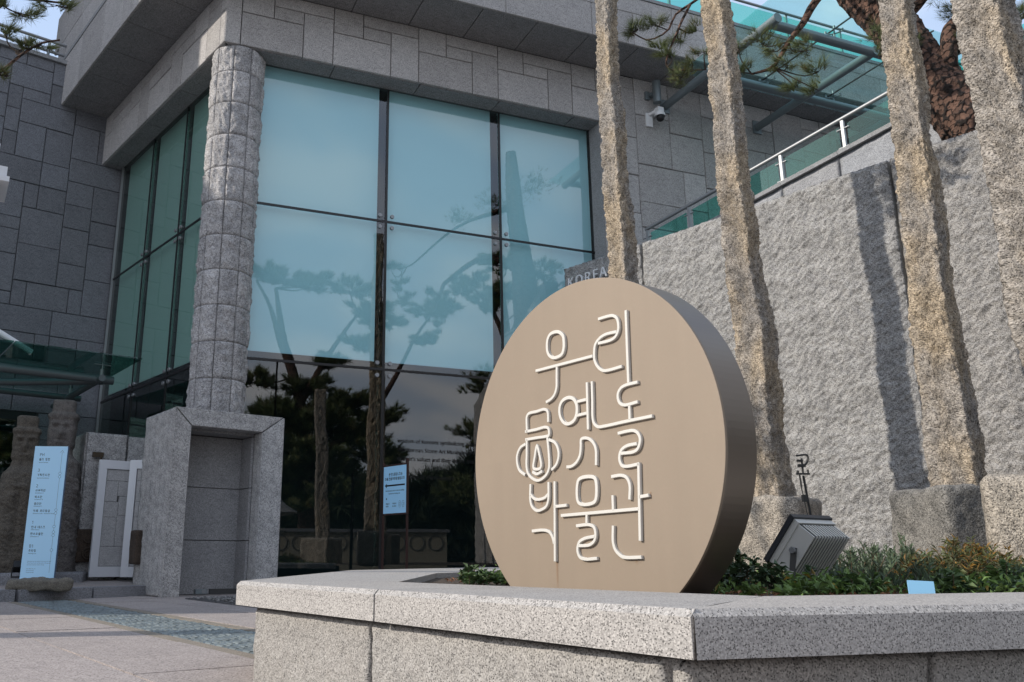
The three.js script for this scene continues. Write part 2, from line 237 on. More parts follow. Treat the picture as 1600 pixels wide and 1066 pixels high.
{ // deep eaves
  const fe = sub(museum, 'front_eave', C0, HA), se = sub(museum, 'side_eave', C0, HB);
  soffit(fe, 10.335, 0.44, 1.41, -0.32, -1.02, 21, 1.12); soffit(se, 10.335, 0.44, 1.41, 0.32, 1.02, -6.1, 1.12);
  add(fe, 'eave_core', box(20, 0.95, 0.3, 11.2, 10.4, 1.22), M.mortar); add(se, 'eave_core', box(6.5, 2.9, 0.3, -2.8, 10.4, 1.22), M.mortar);
  const rowA = (y, h, off, w0) => { for (let x = -1.05 - off, k = 0; x < 20; k++) { const w = w0[k % w0.length], a = Math.max(x, -1.05); add(fe, 'fascia_stone', slab(a + 0.004, y + 0.004, x + w - a - 0.008, h - 0.008, 1.40, 0.05 + (R() - 0.5) * 0.006, 0.008, 0.004, a === -1.05 ? 0.036 : 0), pick(M.ashlar)); x += w; } };
  rowA(10.335, 0.72, 0, [0.95, 0.95, 1.85]); rowA(11.055, 0.36, 0.5, [1.9, 1.2, 0.9]);
  const rowB = (y, h, off, w0, z) => { for (let x = 1.05 + off, k = 0; x > -6.3; k++) { const w = w0[k % w0.length], b = Math.min(x, 1.05); add(se, 'fascia_stone', slab(x - w + 0.004, y + 0.004, b - x + w - 0.008, h - 0.008, z - 0.05, 0.05 + (R() - 0.5) * 0.006, 0.008, 0.004, 0, b === 1.05 ? 0.036 : 0), pick(M.ashlar)); x -= w; } };
  rowB(10.335, 1.22, 0, [0.6, 1.15, 0.85], 1.45); rowB(11.66, 0.62, 0.3, [1.1, 0.7, 1.4], 1.42); rowB(12.28, 1.0, 0.1, [0.8, 1.3], 1.42);
  add(se, 'fascia_ledge', box(7.4, 0.1, 0.12, -2.7, 11.557, 1.40), M.parapetCap);
  add(fe, 'fascia_ledge', box(21, 0.07, 0.2, 9.5, 11.417, 1.37), M.parapetCap);
}
{ // the stone wall to the right of the glass, and the wing on the left
  add(sub(museum, 'side_roof', C0, HB), 'roof_slab', box(6.3, 0.3, 7, -2.9, 10.46, -2.4), M.room);
  const w = sub(museum, 'front_wall', C0, HA);
  add(w, 'wall_core', box(14.2, 10.3, 0.5, 14.35, 0, 0.14), M.mortar);
  add(w, 'reveal_stone', box(0.06, 9.1, 0.4, 7.22, 0.06, 0.2), M.niche);
  ashlar(w, 7.2, 4.2, 8.4, 6.13, 0.278, 0.40, 0.05, M.ashlar, 5, true);
  const d = sub(museum, 'side_wing', DW, HD);
  add(d, 'wall_core', box(4.6, 11.3, 5, -2.02, 0, -2.56), M.mortar); add(d, 'added_shade_wing', box(7.9, 17.2, 5, -8.25, 0, -2.62), M.darkAshlar[1]); add(d, 'added_shade_wing', box(11.1, 14.4, 5, -17.75, 0, -2.62), M.darkAshlar[1]);  // two tall unseen blocks, added and stepped to shade column, beam and paving
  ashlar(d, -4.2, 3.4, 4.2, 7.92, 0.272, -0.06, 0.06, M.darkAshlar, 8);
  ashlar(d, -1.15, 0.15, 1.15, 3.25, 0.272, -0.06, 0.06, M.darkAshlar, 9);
  for (let k = 0; k < 4; k++) add(d, 'wall_cap', box(1.19, 0.09, 0.36, -0.45 - k * 1.2, 11.32, -0.11), M.parapetCap);
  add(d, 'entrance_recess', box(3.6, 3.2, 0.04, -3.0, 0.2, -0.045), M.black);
  for (let k = 0; k < 3; k++) add(d, 'entrance_pane', box(1.1, 3.0, 0.012, -1.75 - k * 1.15, 0.22, 0.02), M.paneDark);
}
const floorPlan = (y, t) => { const s = new THREE.Shape([[0.1, -0.05], [7.9, -0.05], [7.9, -6.2], [-1.95, -6.2]].map(([x, z]) => new THREE.Vector2(x, -z))); return boxUV(new THREE.ExtrudeGeometry(s, { depth: t, bevelEnabled: false }).rotateX(-Math.PI / 2).translate(0, y, 0)); };
{
  const r = sub(museum, 'interior', C0, HA);
  add(r, 'interior_floor', floorPlan(-0.02, 0.1), M.roomFloor); add(r, 'interior_ceiling', floorPlan(9.22, 0.6), M.room);
  add(r, 'interior_wall', [box(10.2, 9.3, 0.2, 3, 0, -6.3), box(0.2, 9.3, 6.2, 8, 0, -3.2)], M.room);
  add(r, 'roof_slab', box(20, 0.3, 8, 11, 10.45, -2.7), M.room);
}
{ // the glass walls
  const levels = [0.08, 3.72, 6.47, 9.16];
  const glaze = (g, xs, glass, seal, lo, hi) => {
    for (let j = 0; j < 3; j++) for (let i = 0; i < xs.length - 1; i++) { const a = j ? xs[i] : Math.max(xs[i], lo), b = j ? xs[i + 1] : Math.min(xs[i + 1], hi), p = new THREE.PlaneGeometry(b - a - 0.03, levels[j + 1] - levels[j] - 0.03).translate((a + b) / 2, (levels[j] + levels[j + 1]) / 2, 0); p.rotateZ(0); add(g, 'pane', p, glass).rotation.set((R() - 0.5) * 0.0012, (R() - 0.5) * 0.0015, 0); }
    for (const x of xs.slice(1, -1)) { add(g, 'joint_strip', box(seal, 9.05, 0.02, x, 0.09, 0.008), M.seal); add(g, 'glass_fin', box(0.02, 9.0, 0.32, x, 0.1, -0.18), M.paneDark); }
    for (const y of levels.slice(1, -1)) add(g, 'joint_strip', box(xs[xs.length - 1] - xs[0], seal, 0.018, (xs[0] + xs[xs.length - 1]) / 2, y - seal / 2, 0.0075), M.seal);
    for (const y of levels.slice(1, -1)) for (const x of xs.slice(1, -1)) for (const [a, b] of [[-1, -1], [-1, 1], [1, -1], [1, 1]]) add(g, 'fixing_bolt', new THREE.CylinderGeometry(0.034, 0.04, 0.03, 14).rotateX(Math.PI / 2).translate(x + a * 0.115, y + b * 0.11, 0.016), M.steel);
  };
  const a = sub(museum, 'front_glazing', C0, HA); add(a, 'pane', new THREE.PlaneGeometry(0.63, 0.95).translate(0.62, 3.235, 0), M.pane); glaze(a, [0.3, 2.8, 5.11, 7.2], M.pane, 0.042, 0.95, 9);
  const b = sub(museum, 'side_glazing', C0, HB); glaze(b, [-5.62, -3.85, -2.14, -0.3], M.paneDark, 0.042, -9, -0.68);
  add(b, 'edge_frame', [box(0.035, 9.05, 0.05, -5.66, 0.1, 0.02), box(0.035, 9.05, 0.05, -5.73, 0.1, 0.0)], M.steel);
  for (const [g, list] of [[a, [[0.4, 2.66], [2.82, 4.97], [5.13, 7.19]]], [b, [[-5.55, -4.0], [-3.8, -2.3], [-2.1, -0.5]]]]) for (const [x0, x1] of list) {
    add(g, 'roller_blind', box(x1 - x0, 5.31, 0.004, (x0 + x1) / 2, 3.9, -0.11), M.blind); add(g, 'blind_rail', box(x1 - x0, 0.03, 0.014, (x0 + x1) / 2, 3.875, -0.11), M.white);
  }
  // vinyl lettering on the lower panes
  const cv = document.createElement('canvas'); cv.width = 1024; cv.height = 512; const c = cv.getContext('2d'); c.fillStyle = '#000'; c.fillRect(0, 0, 1024, 512); c.fillStyle = '#fff'; c.font = '50px sans-serif';
  ['wisdom of Koreans symbolizing nature and life.', 'The Korean Stone Art Museum preserves our', "people's values and their desire that have been", '', 'Founders of the museum'].forEach((t, i) => c.fillText(t, 4, 60 + i * 82, 1010));
  const t = new THREE.CanvasTexture(cv);
  add(a, 'window_lettering', new THREE.PlaneGeometry(1.9, 0.95).translate(4.02, 2.1, 0.012), new THREE.MeshStandardMaterial({ color: 0x0a0a0a, alphaMap: t, transparent: true, roughness: 0.6 }));
}
{ // round column of rock-faced blocks in stacked courses
  const col = sub(museum, 'column', C0, HA), ys = [2.7, 3.26, 3.86, 4.46, 5.06, 5.66, 6.26, 6.86, 7.46, 8.06, 8.66, 9.155], K = 9;
  add(col, 'column_core', new THREE.CylinderGeometry(0.415, 0.42, 6.46, 40).translate(0, 5.93, 0), M.grout);
  for (let c = 0; c < ys.length - 1; c++) for (let k = 0; k < K; k++) {
    const n = 15, pos = [], uv = [], idx = [], g0 = 0.006, y0 = ys[c] + 0.004, y1 = ys[c + 1] - 0.004, ph = (k + 0.7) / K * Math.PI * 2, w = Math.PI * 2 / K - 2 * g0 / 0.45, grow = 0.445 + (R() - 0.5) * 0.03, ou = R() * 9, tilt = (R() - 0.5) * 0.04;
    for (let j = -1; j <= n + 1; j++) for (let i = -1; i <= n + 1; i++) {
      const u = clamp(i / n, 0, 1), v = clamp(j / n, 0, 1), rim = i < 0 || j < 0 || i > n || j > n, th = ph + u * w, y = lerp(y0, y1, v);
      const e = (1 - Math.abs(2 * u - 1) ** 12) * (1 - Math.abs(2 * v - 1) ** 10), no = fbm(th * 2.4 + c * 7, y * 4.5, k * 3.7 + c, 4), r = rim ? 0.4 : 0.438 + e * ((grow - 0.445) * 0.6 + 0.012 + 0.03 * no + 0.022 * Math.max(0, n3(th * 3.5 + y * 2, y * 7 - th * 2, c + k)) - 0.014 * Math.abs(n3(th * 5, y * 11, c * 2 + k)) + 0.01 * n3(th * 12, y * 26, c) + tilt * 0.5 * (v - 0.5));
      pos.push(Math.cos(th) * r, y, Math.sin(th) * r); uv.push(th * 0.45 + ou, y + ou);
    }
    const L = n + 3; for (let j = 0; j < L - 1; j++) for (let i = 0; i < L - 1; i++) { const q = j * L + i; idx.push(q, q + L, q + L + 1, q, q + L + 1, q + 1); }
    const g = new THREE.BufferGeometry(); g.setAttribute('position', new THREE.Float32BufferAttribute(pos, 3)); g.setAttribute('uv', new THREE.Float32BufferAttribute(uv, 2)); g.setIndex(idx); g.computeVertexNormals();
    add(col, 'stone_block', g, pick(M.drum));
  }
}
{ // pedestal with a niche
  const p = sub(museum, 'column_pedestal', PED, HP), ex = (pts, z0, d) => boxUV(new THREE.ExtrudeGeometry(new THREE.Shape(pts.map(([x, y]) => new THREE.Vector2(x, y))), { depth: d - 0.016, bevelEnabled: true, bevelSize: 0.006, bevelThickness: 0.008, bevelSegments: 1, bevelOffset: -0.006 }).translate(0, 0, z0 + 0.008), R(), R());
  const hewn = (w, h, s) => rough(w, h, Math.round(w / 0.035), Math.round(h / 0.035), (x, y) => 0.012 * fbm(x * 4 + s, y * 4, s, 4) + 0.008 * Math.abs(n3(x * 9, y * 5 - x * 6, s)), 0.25);
  add(p, 'side_slab', hewn(1.2, 2.69, 3).rotateY(-Math.PI / 2).translate(0.0, 0, -1.25), M.pedestal[1]);
  const frontStone = (pts, s) => { const g = ex(pts, -0.3, 0.3); return g; };
  add(p, 'pier_stone', ex([[0.02, 0], [0.28, 0], [0.28, 2.44], [0.02, 2.7]], -0.3, 0.3), M.pedestal[0]); add(p, 'lintel_stone', ex([[0.03, 2.71], [0.29, 2.45], [1.42, 2.45], [1.77, 2.71]], -0.3, 0.3), M.pedestal[1]);
  add(p, 'pier_stone', ex([[1.43, 0], [1.8, 0], [1.8, 2.7], [1.78, 2.7], [1.43, 2.44]], -0.3, 0.3), M.pedestal[2]);
  add(p, 'pedestal_core', [box(1.15, 2.68, 0.5, 0.86, 0, -1.0), box(0.27, 2.66, 0.9, 0.15, 0, -0.76), box(0.36, 2.66, 0.9, 1.62, 0, -0.76), box(1.78, 0.22, 0.9, 0.9, 2.46, -0.78)], M.mortar);
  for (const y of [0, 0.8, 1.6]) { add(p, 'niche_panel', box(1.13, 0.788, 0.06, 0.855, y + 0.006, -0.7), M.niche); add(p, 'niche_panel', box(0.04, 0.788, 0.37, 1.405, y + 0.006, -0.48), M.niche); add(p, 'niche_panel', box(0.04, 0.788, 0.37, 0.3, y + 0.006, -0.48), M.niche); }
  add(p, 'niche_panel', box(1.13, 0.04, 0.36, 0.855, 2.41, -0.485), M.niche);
  add(p, 'pedestal_cap', box(1.76, 0.05, 0.92, 0.9, 2.65, -0.78), M.pedestal[1]);
}

// ---------------------------------------------------------------- canopy over the stairs, terrace rail
{
  const c = thing('stair_canopy', 'teal glass canopy on grey steel tubes above the stairs at upper right', 'glass canopy', C0, HA);
  for (const x of [8.78, 11.22, 13.66, 16.1]) { add(c, 'beam_tube', rod([x, 9.8, 0.46], [x, 9.8, x < 9 ? 3.72 : 3.6], 0.085, 14), M.paintSteel); add(c, 'tube_cap', new THREE.CylinderGeometry(0.09, 0.09, 0.03, 16).rotateX(Math.PI / 2).translate(x, 9.8, x < 9 ? 3.73 : 3.61), M.paintSteel); add(c, 'wall_plate', box(0.22, 0.3, 0.03, x, 9.65, 0.47), M.paintSteel); }
  add(c, 'long_tube', rod([9.1, 9.8, 1.83], [19, 9.8, 1.83], 0.085, 14), M.paintSteel); add(c, 'long_tube', rod([8.8, 9.8, 3.55], [19, 9.8, 3.55], 0.085, 14), M.paintSteel);
  for (let k = 0; k < 6; k++) for (let j = 0; j < 2; j++) add(c, 'glass_pane', box(1.73, 0.02, 1.42, 9.42 + k * 1.75, 10.05, 2.05 + j * 1.44), M.canopyGlass);
  for (let k = 0; k < 6; k++) add(c, 'seal_strip', box(0.022, 0.024, 2.86, 10.295 + k * 1.75, 10.048, 2.77), M.seal);
  for (let k = 0; k < 5; k++) for (const z of [1.83, 3.55]) {
    const x = 10.295 + k * 1.75, g = [rod([x, 9.86, z], [x, 9.98, z], 0.02, 6)];
    for (const [a, b] of [[-1, -1], [-1, 1], [1, -1], [1, 1]]) { g.push(rod([x, 9.96, z], [x + a * 0.1, 10.0, z + b * 0.1], 0.012, 6), rod([x + a * 0.1, 9.99, z + b * 0.1], [x + a * 0.1, 10.045, z + b * 0.1], 0.024, 8)); }
    add(c, 'spider_bracket', g, M.paintSteel);
  }
  const t = thing('terrace_rail', 'teal glass rail along the roof terrace above the front eave', 'glass rail', C0, HA);
  for (let k = 0; k < 9; k++) { add(t, 'glass_pane', box(1.56, 0.85, 0.014, 6.3 + k * 1.6, 11.55, 1.0), M.green); add(t, 'post', box(0.05, 1.0, 0.05, 5.5 + k * 1.6, 11.48, 0.96), M.steel); }
  add(t, 'handrail', rod([5.4, 12.5, 1.0], [20, 12.5, 1.0], 0.03), M.steel);
  const l = thing('roof_rail', 'steel tube rail on the parapet of the left wing', 'roof rail', DW, HD);
  for (const y of [11.72, 11.98]) add(l, 'rail', rod([-6, y, -0.3], [-0.35, y, -0.3], 0.035), M.steel);
  for (const x of [-0.4, -1.8, -3.2, -4.6]) add(l, 'post', rod([x, 11.3, -0.3], [x, 12.0, -0.3], 0.03), M.paintSteel);
}
{ // security camera and small wall lamp
  const c = thing('security_camera', 'white dome security camera on the stone wall beside the first pillar', 'security camera', C0, HA);
  add(c, 'wall_plate', box(0.16, 0.3, 0.03, 8.36, 9.25, 0.47), M.white);
  add(c, 'arm', [rod([8.36, 9.52, 0.48], [8.47, 9.56, 0.66], 0.035), box(0.14, 0.1, 0.14, 8.48, 9.5, 0.66)], M.white);
  add(c, 'housing', new THREE.SphereGeometry(0.11, 20, 12, 0, 6.3, 0, 1.75).translate(8.48, 9.42, 0.68), M.white);
  add(c, 'lens_dome', new THREE.SphereGeometry(0.082, 18, 10).translate(8.48, 9.365, 0.69), M.black);
  const w = thing('wall_lamp', 'dark cylinder wall lamp above the security camera', 'wall lamp', C0, HA);
  add(w, 'body', new THREE.CylinderGeometry(0.085, 0.085, 0.48, 20).translate(8.47, 9.98, 0.64), M.paintSteel); add(w, 'bracket', [box(0.1, 0.18, 0.06, 8.34, 9.86, 0.48), box(0.12, 0.06, 0.12, 8.42, 9.92, 0.54)], M.paintSteel);
}
// ---------------------------------------------------------------- retaining wall, ramp parapet and its rail
{
  const w = thing('retaining_wall', 'high wall of huge rough-hewn granite slabs behind the stone pillars', 'retaining wall', WALL, HW);
  const xs = [-6.55, -4.74, -0.59, 3.56, 7.7], top = 5.88;
  for (let i = 0; i < xs.length - 1; i++) {
    const x0 = xs[i] + 0.02, W = xs[i + 1] - xs[i] - 0.04, s = i * 13.7, step = i < 3 ? 0.024 : 0.08, tilt = (R() - 0.5) * 0.03;
    const g = rough(W, top, Math.round(W / step), Math.round(top / step), (x, y) => {
      const e = Math.min(1, Math.min(x, W - x, top - y) / 0.05), a = x * 0.8 + y * 0.6, b = -x * 0.6 + y * 0.8;
      return 0.02 * e - 0.02 + tilt * (x / W) + 0.05 * fbm(x * 0.6 + s, y * 0.6, s, 3) + 0.022 * fbm(a * 2.5 + s, b * 4, s, 3) + 0.034 * fbm(a * 8, b * 11, s + 4, 4) - 0.012 * Math.abs(n3(a * 15, b * 19, s));
    }, 0.28);
    add(w, 'granite_slab', g, pick(M.bigSlab), [x0, 0, (R() - 0.5) * 0.02]);
  }
  add(w, 'wall_core', box(14.1, 5.8, 0.12, 0.55, 0, -0.2), M.mortar);
  const tg = new (class { })();
  const letters = thing('wall_lettering', 'white metal letters reading KOREAN on the rough granite wall', 'lettering', WALL, HW);
  const { FontLoader } = await import('three/addons/loaders/FontLoader.js'), { TextGeometry } = await import('three/addons/geometries/TextGeometry.js');
  const font = await new FontLoader().loadAsync('fonts/droid/droid_sans_regular.typeface.json');
  let x = -6.38; for (const ch of 'KOREAN') { const g = new TextGeometry(ch, { font, size: 0.19, depth: 0.03, curveSegments: 5 }); g.computeBoundingBox(); add(letters, 'letter', boxUV(g).translate(0, 0, 0), M.white, [x, 5.44 + (x + 6.38) * 0.01, 0.05]); x += g.boundingBox.max.x + 0.04; }
  const r = thing('ramp_parapet', 'blue-grey stone parapet rising to the right behind the granite wall', 'parapet wall', RAMP, HW);
  const yTop = (X) => 6.607 + 0.183 * (X + 3.21);
  for (let X = -5.7, k = 0; X < 9; k++) { const W = 0.98; const a = X + 0.005, b = X + W - 0.005;
    const hewn = rough(W - 0.01, 1.4, 14, 16, (x, y) => 0.02 * fbm(x * 3 + k * 5, y * 3, 4, 4), 0.2), p = hewn.attributes.position; for (let i = 0; i < p.count; i++) p.setY(i, p.getY(i) + yTop(a + p.getX(i)) - 1.47); hewn.computeVertexNormals();
    add(r, 'parapet_stone', hewn, pick(M.parapet), [a, 0, 0]);
    const L = W / Math.cos(Math.atan(0.181)); const c = box(L - 0.006, 0.07, 0.42, 0, -0.07, 0); c.rotateZ(Math.atan(0.181)); c.translate((a + b) / 2, yTop((a + b) / 2), -0.14); add(r, 'coping_stone', c, M.parapetCap); X += W; }
  add(r, 'parapet_core', poly([[-5.7, 0, -0.3], [9, 0, -0.3], [9, yTop(9) - 0.1, -0.3], [-5.7, yTop(-5.7) - 0.1, -0.3], [-5.7, 0, -0.06], [9, 0, -0.06], [9, yTop(9) - 0.1, -0.06], [-5.7, yTop(-5.7) - 0.1, -0.06]], [[4, 5, 6, 7], [1, 0, 3, 2], [0, 4, 7, 3], [5, 1, 2, 6], [7, 6, 2, 3]]), M.mortar);
  const g = thing('ramp_rail', 'steel handrail with teal glass panels along the sloping parapet', 'glass railing', RAMP, HW);
  const yr = (X) => yTop(X) + 0.61; add(g, 'handrail', rod([-5.65, yr(-5.65), -0.14], [9, yr(9), -0.14], 0.034, 12), M.steel);
  const posts = [-5.6, -4.65, -2.8, -1.72, -0.1, 1.5, 3.1, 4.7, 6.3];
  posts.forEach((X, i) => {
    const y = yTop(X); add(g, 'post', [box(0.045, 0.57, 0.06, X, y, -0.14), box(0.1, 0.02, 0.1, X, y, -0.14), rod([X - 0.1, y + 0.1, -0.13], [X + 0.1, y + 0.12, -0.13], 0.014, 8), rod([X - 0.1, y + 0.42, -0.13], [X + 0.1, y + 0.44, -0.13], 0.014, 8)], M.steel);
    if (i + 1 < posts.length) { const a = X + 0.07, b = posts[i + 1] - 0.07, z = -0.14; add(g, 'glass_panel', poly([[a, yTop(a) + 0.03, z], [b, yTop(b) + 0.03, z], [b, yTop(b) + 0.5, z], [a, yTop(a) + 0.5, z], [a, yTop(a) + 0.03, z - 0.012], [b, yTop(b) + 0.03, z - 0.012], [b, yTop(b) + 0.5, z - 0.012], [a, yTop(a) + 0.5, z - 0.012]], [[0, 1, 2, 3], [5, 4, 7, 6], [4, 0, 3, 7], [1, 5, 6, 2], [3, 2, 6, 7]]), M.green); }
  });
}
// ---------------------------------------------------------------- four rough stone pillars on block bases
function rockBox(w, h, d, seg, round, amp, sd) {
  const g = new THREE.BoxGeometry(w, h, d, Math.round(w / seg), Math.round(h / seg), Math.round(d / seg)), p = g.attributes.position, q = new THREE.Vector3(), c = new THREE.Vector3();
  for (let i = 0; i < p.count; i++) {
    q.fromBufferAttribute(p, i); c.set(clamp(q.x, -w / 2 + round, w / 2 - round), clamp(q.y, -h / 2 + round, h / 2 - round), clamp(q.z, -d / 2 + round, d / 2 - round));
    const n = q.clone().sub(c), L = n.length(); if (L > 0) { n.divideScalar(L); const k = fbm(q.x * 2.2 + sd, q.y * 2.2, q.z * 2.2, 4) * amp * 2 + Math.abs(n3(q.x * 8 + sd, q.y * 8, q.z * 8)) * amp * 0.6; q.copy(c).addScaledVector(n, round + k); }
    p.setXYZ(i, q.x, q.y + h / 2, q.z);
  }
  g.computeVertexNormals(); const n = g.attributes.normal;   // close the seams between the box sides
  const seen = new Map(); for (let i = 0; i < p.count; i++) { const k = [p.getX(i), p.getY(i), p.getZ(i)].map((v) => v.toFixed(4)).join(); (seen.get(k) ?? seen.set(k, []).get(k)).push(i); }
  for (const l of seen.values()) if (l.length > 1) { const s = new THREE.Vector3(); for (const i of l) s.add(new THREE.Vector3().fromBufferAttribute(n, i)); s.normalize(); for (const i of l) n.setXYZ(i, s.x, s.y, s.z); }
  return boxUV(g, sd, sd);
}
function pillar(label, pos, heading, H, base, widths, lean, sd, warm, baseHeading) {
  const t = thing('stone_pillar', label, 'stone pillar', pos, heading);
  add(t, 'base_block', rockBox(base[0], base[1], base[2], 0.045, 0.06, 0.014, sd).rotateY((heading - baseHeading) * D2R), baseHeading === 84 ? M.shadedBase : M.poleBase);  // third pillar's base gets the stone with painted shade
  const NA = 120, NH = Math.round(H / 0.02), p = [], uv = [], col = [], idx = [];
  for (let j = 0; j <= NH; j++) {
    const y = j / NH * H, k = clamp(y / H, 0, 1) * (widths.length - 1), k0 = Math.min(widths.length - 2, Math.floor(k)), w = lerp(widths[k0], widths[k0 + 1], k - k0) / 2;
    const wob = 0.03 * n3(y * 0.55, sd, 1), wob2 = 0.03 * n3(y * 0.5, sd, 5), tw = 0.1 * n3(y * 0.4, sd, 9);
    for (let i = 0; i <= NA; i++) {
      const a = (i % NA) / NA * Math.PI * 2 + tw, ca = Math.cos(a), sa = Math.sin(a), e = 9, r = w / Math.pow(Math.abs(ca) ** e + Math.abs(sa) ** e, 1 / e), X = ca * r, Z = sa * r;
      const q1 = n3(X * 3.2 + sd, y * 2.4, Z * 3.2), q2 = n3(X * 8 + sd, y * 6.5, Z * 8 + 3), q3 = n3(X * 19, y * 16 + sd, Z * 19), d = 0.035 * fbm(X * 1.6 + sd, y * 0.9, Z * 1.6, 3) - 0.022 * Math.abs(q1) - 0.019 * Math.abs(q2) + 0.012 * q3 + 0.012 * fbm(X * 36, y * 34, Z * 36 + sd, 2) + 0.012, f = (r + d) / r;
      p.push(X * f + wob + lean[0] * y / H, y + base[1] - 0.02, Z * f + wob2 + lean[1] * y / H); uv.push(i / NA * 8 * w, y);
      const m = sstep(fbm(X * 2 + sd * 3, y * 0.8, Z * 2, 4) + warm, -0.35, 0.45); col.push(lerp(0.84, 1.04, m), lerp(0.85, 0.95, m), lerp(0.9, 0.83, m));
    }
  }
  for (let j = 0; j < NH; j++) for (let i = 0; i < NA; i++) { const a = j * (NA + 1) + i, b = a + NA + 1; idx.push(a, b, b + 1, a, b + 1, a + 1); }
  const g = new THREE.BufferGeometry(); g.setAttribute('position', new THREE.Float32BufferAttribute(p, 3)); g.setAttribute('uv', new THREE.Float32BufferAttribute(uv, 2)); g.setAttribute('color', new THREE.Float32BufferAttribute(col, 3)); g.setIndex(idx); g.computeVertexNormals();
  const n = g.attributes.normal; for (let j = 0; j <= NH; j++) { const a = j * (NA + 1), b = a + NA, s = new THREE.Vector3(n.getX(a) + n.getX(b), n.getY(a) + n.getY(b), n.getZ(a) + n.getZ(b)).normalize(); n.setXYZ(a, s.x, s.y, s.z); n.setXYZ(b, s.x, s.y, s.z); }
  add(t, 'shaft', g, M.pole);
}
pillar('tall rough stone pillar left of the others, rising behind the round sign', [2.42, 0.38, -10.05], HW, 7.2, [0.65, 0.76, 0.65], [0.335, 0.315, 0.295, 0.275, 0.25, 0.235, 0.22], [-0.05, 0], 3, 0.05, HW);
pillar('second rough stone pillar from the left, its base beside the floodlight', [3.5, 0.38, -8.77], HW, 6.3, [0.75, 0.77, 0.74], [0.37, 0.345, 0.32, 0.3, 0.285, 0.27, 0.255], [-0.1, 0.06], 11, 0.05, HW - 8);
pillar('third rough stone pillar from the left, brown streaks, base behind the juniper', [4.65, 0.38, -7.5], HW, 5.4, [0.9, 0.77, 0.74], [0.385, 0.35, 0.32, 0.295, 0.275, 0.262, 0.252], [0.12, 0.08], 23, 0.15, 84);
pillar('nearest and palest rough stone pillar, at the right edge of the bed', [4.22, 0.38, -5.5], 150, 4.25, [1.12, 0.7, 0.8], [0.38, 0.36, 0.345, 0.33, 0.315, 0.305, 0.3], [0, 0.2], 41, -0.3, 122);
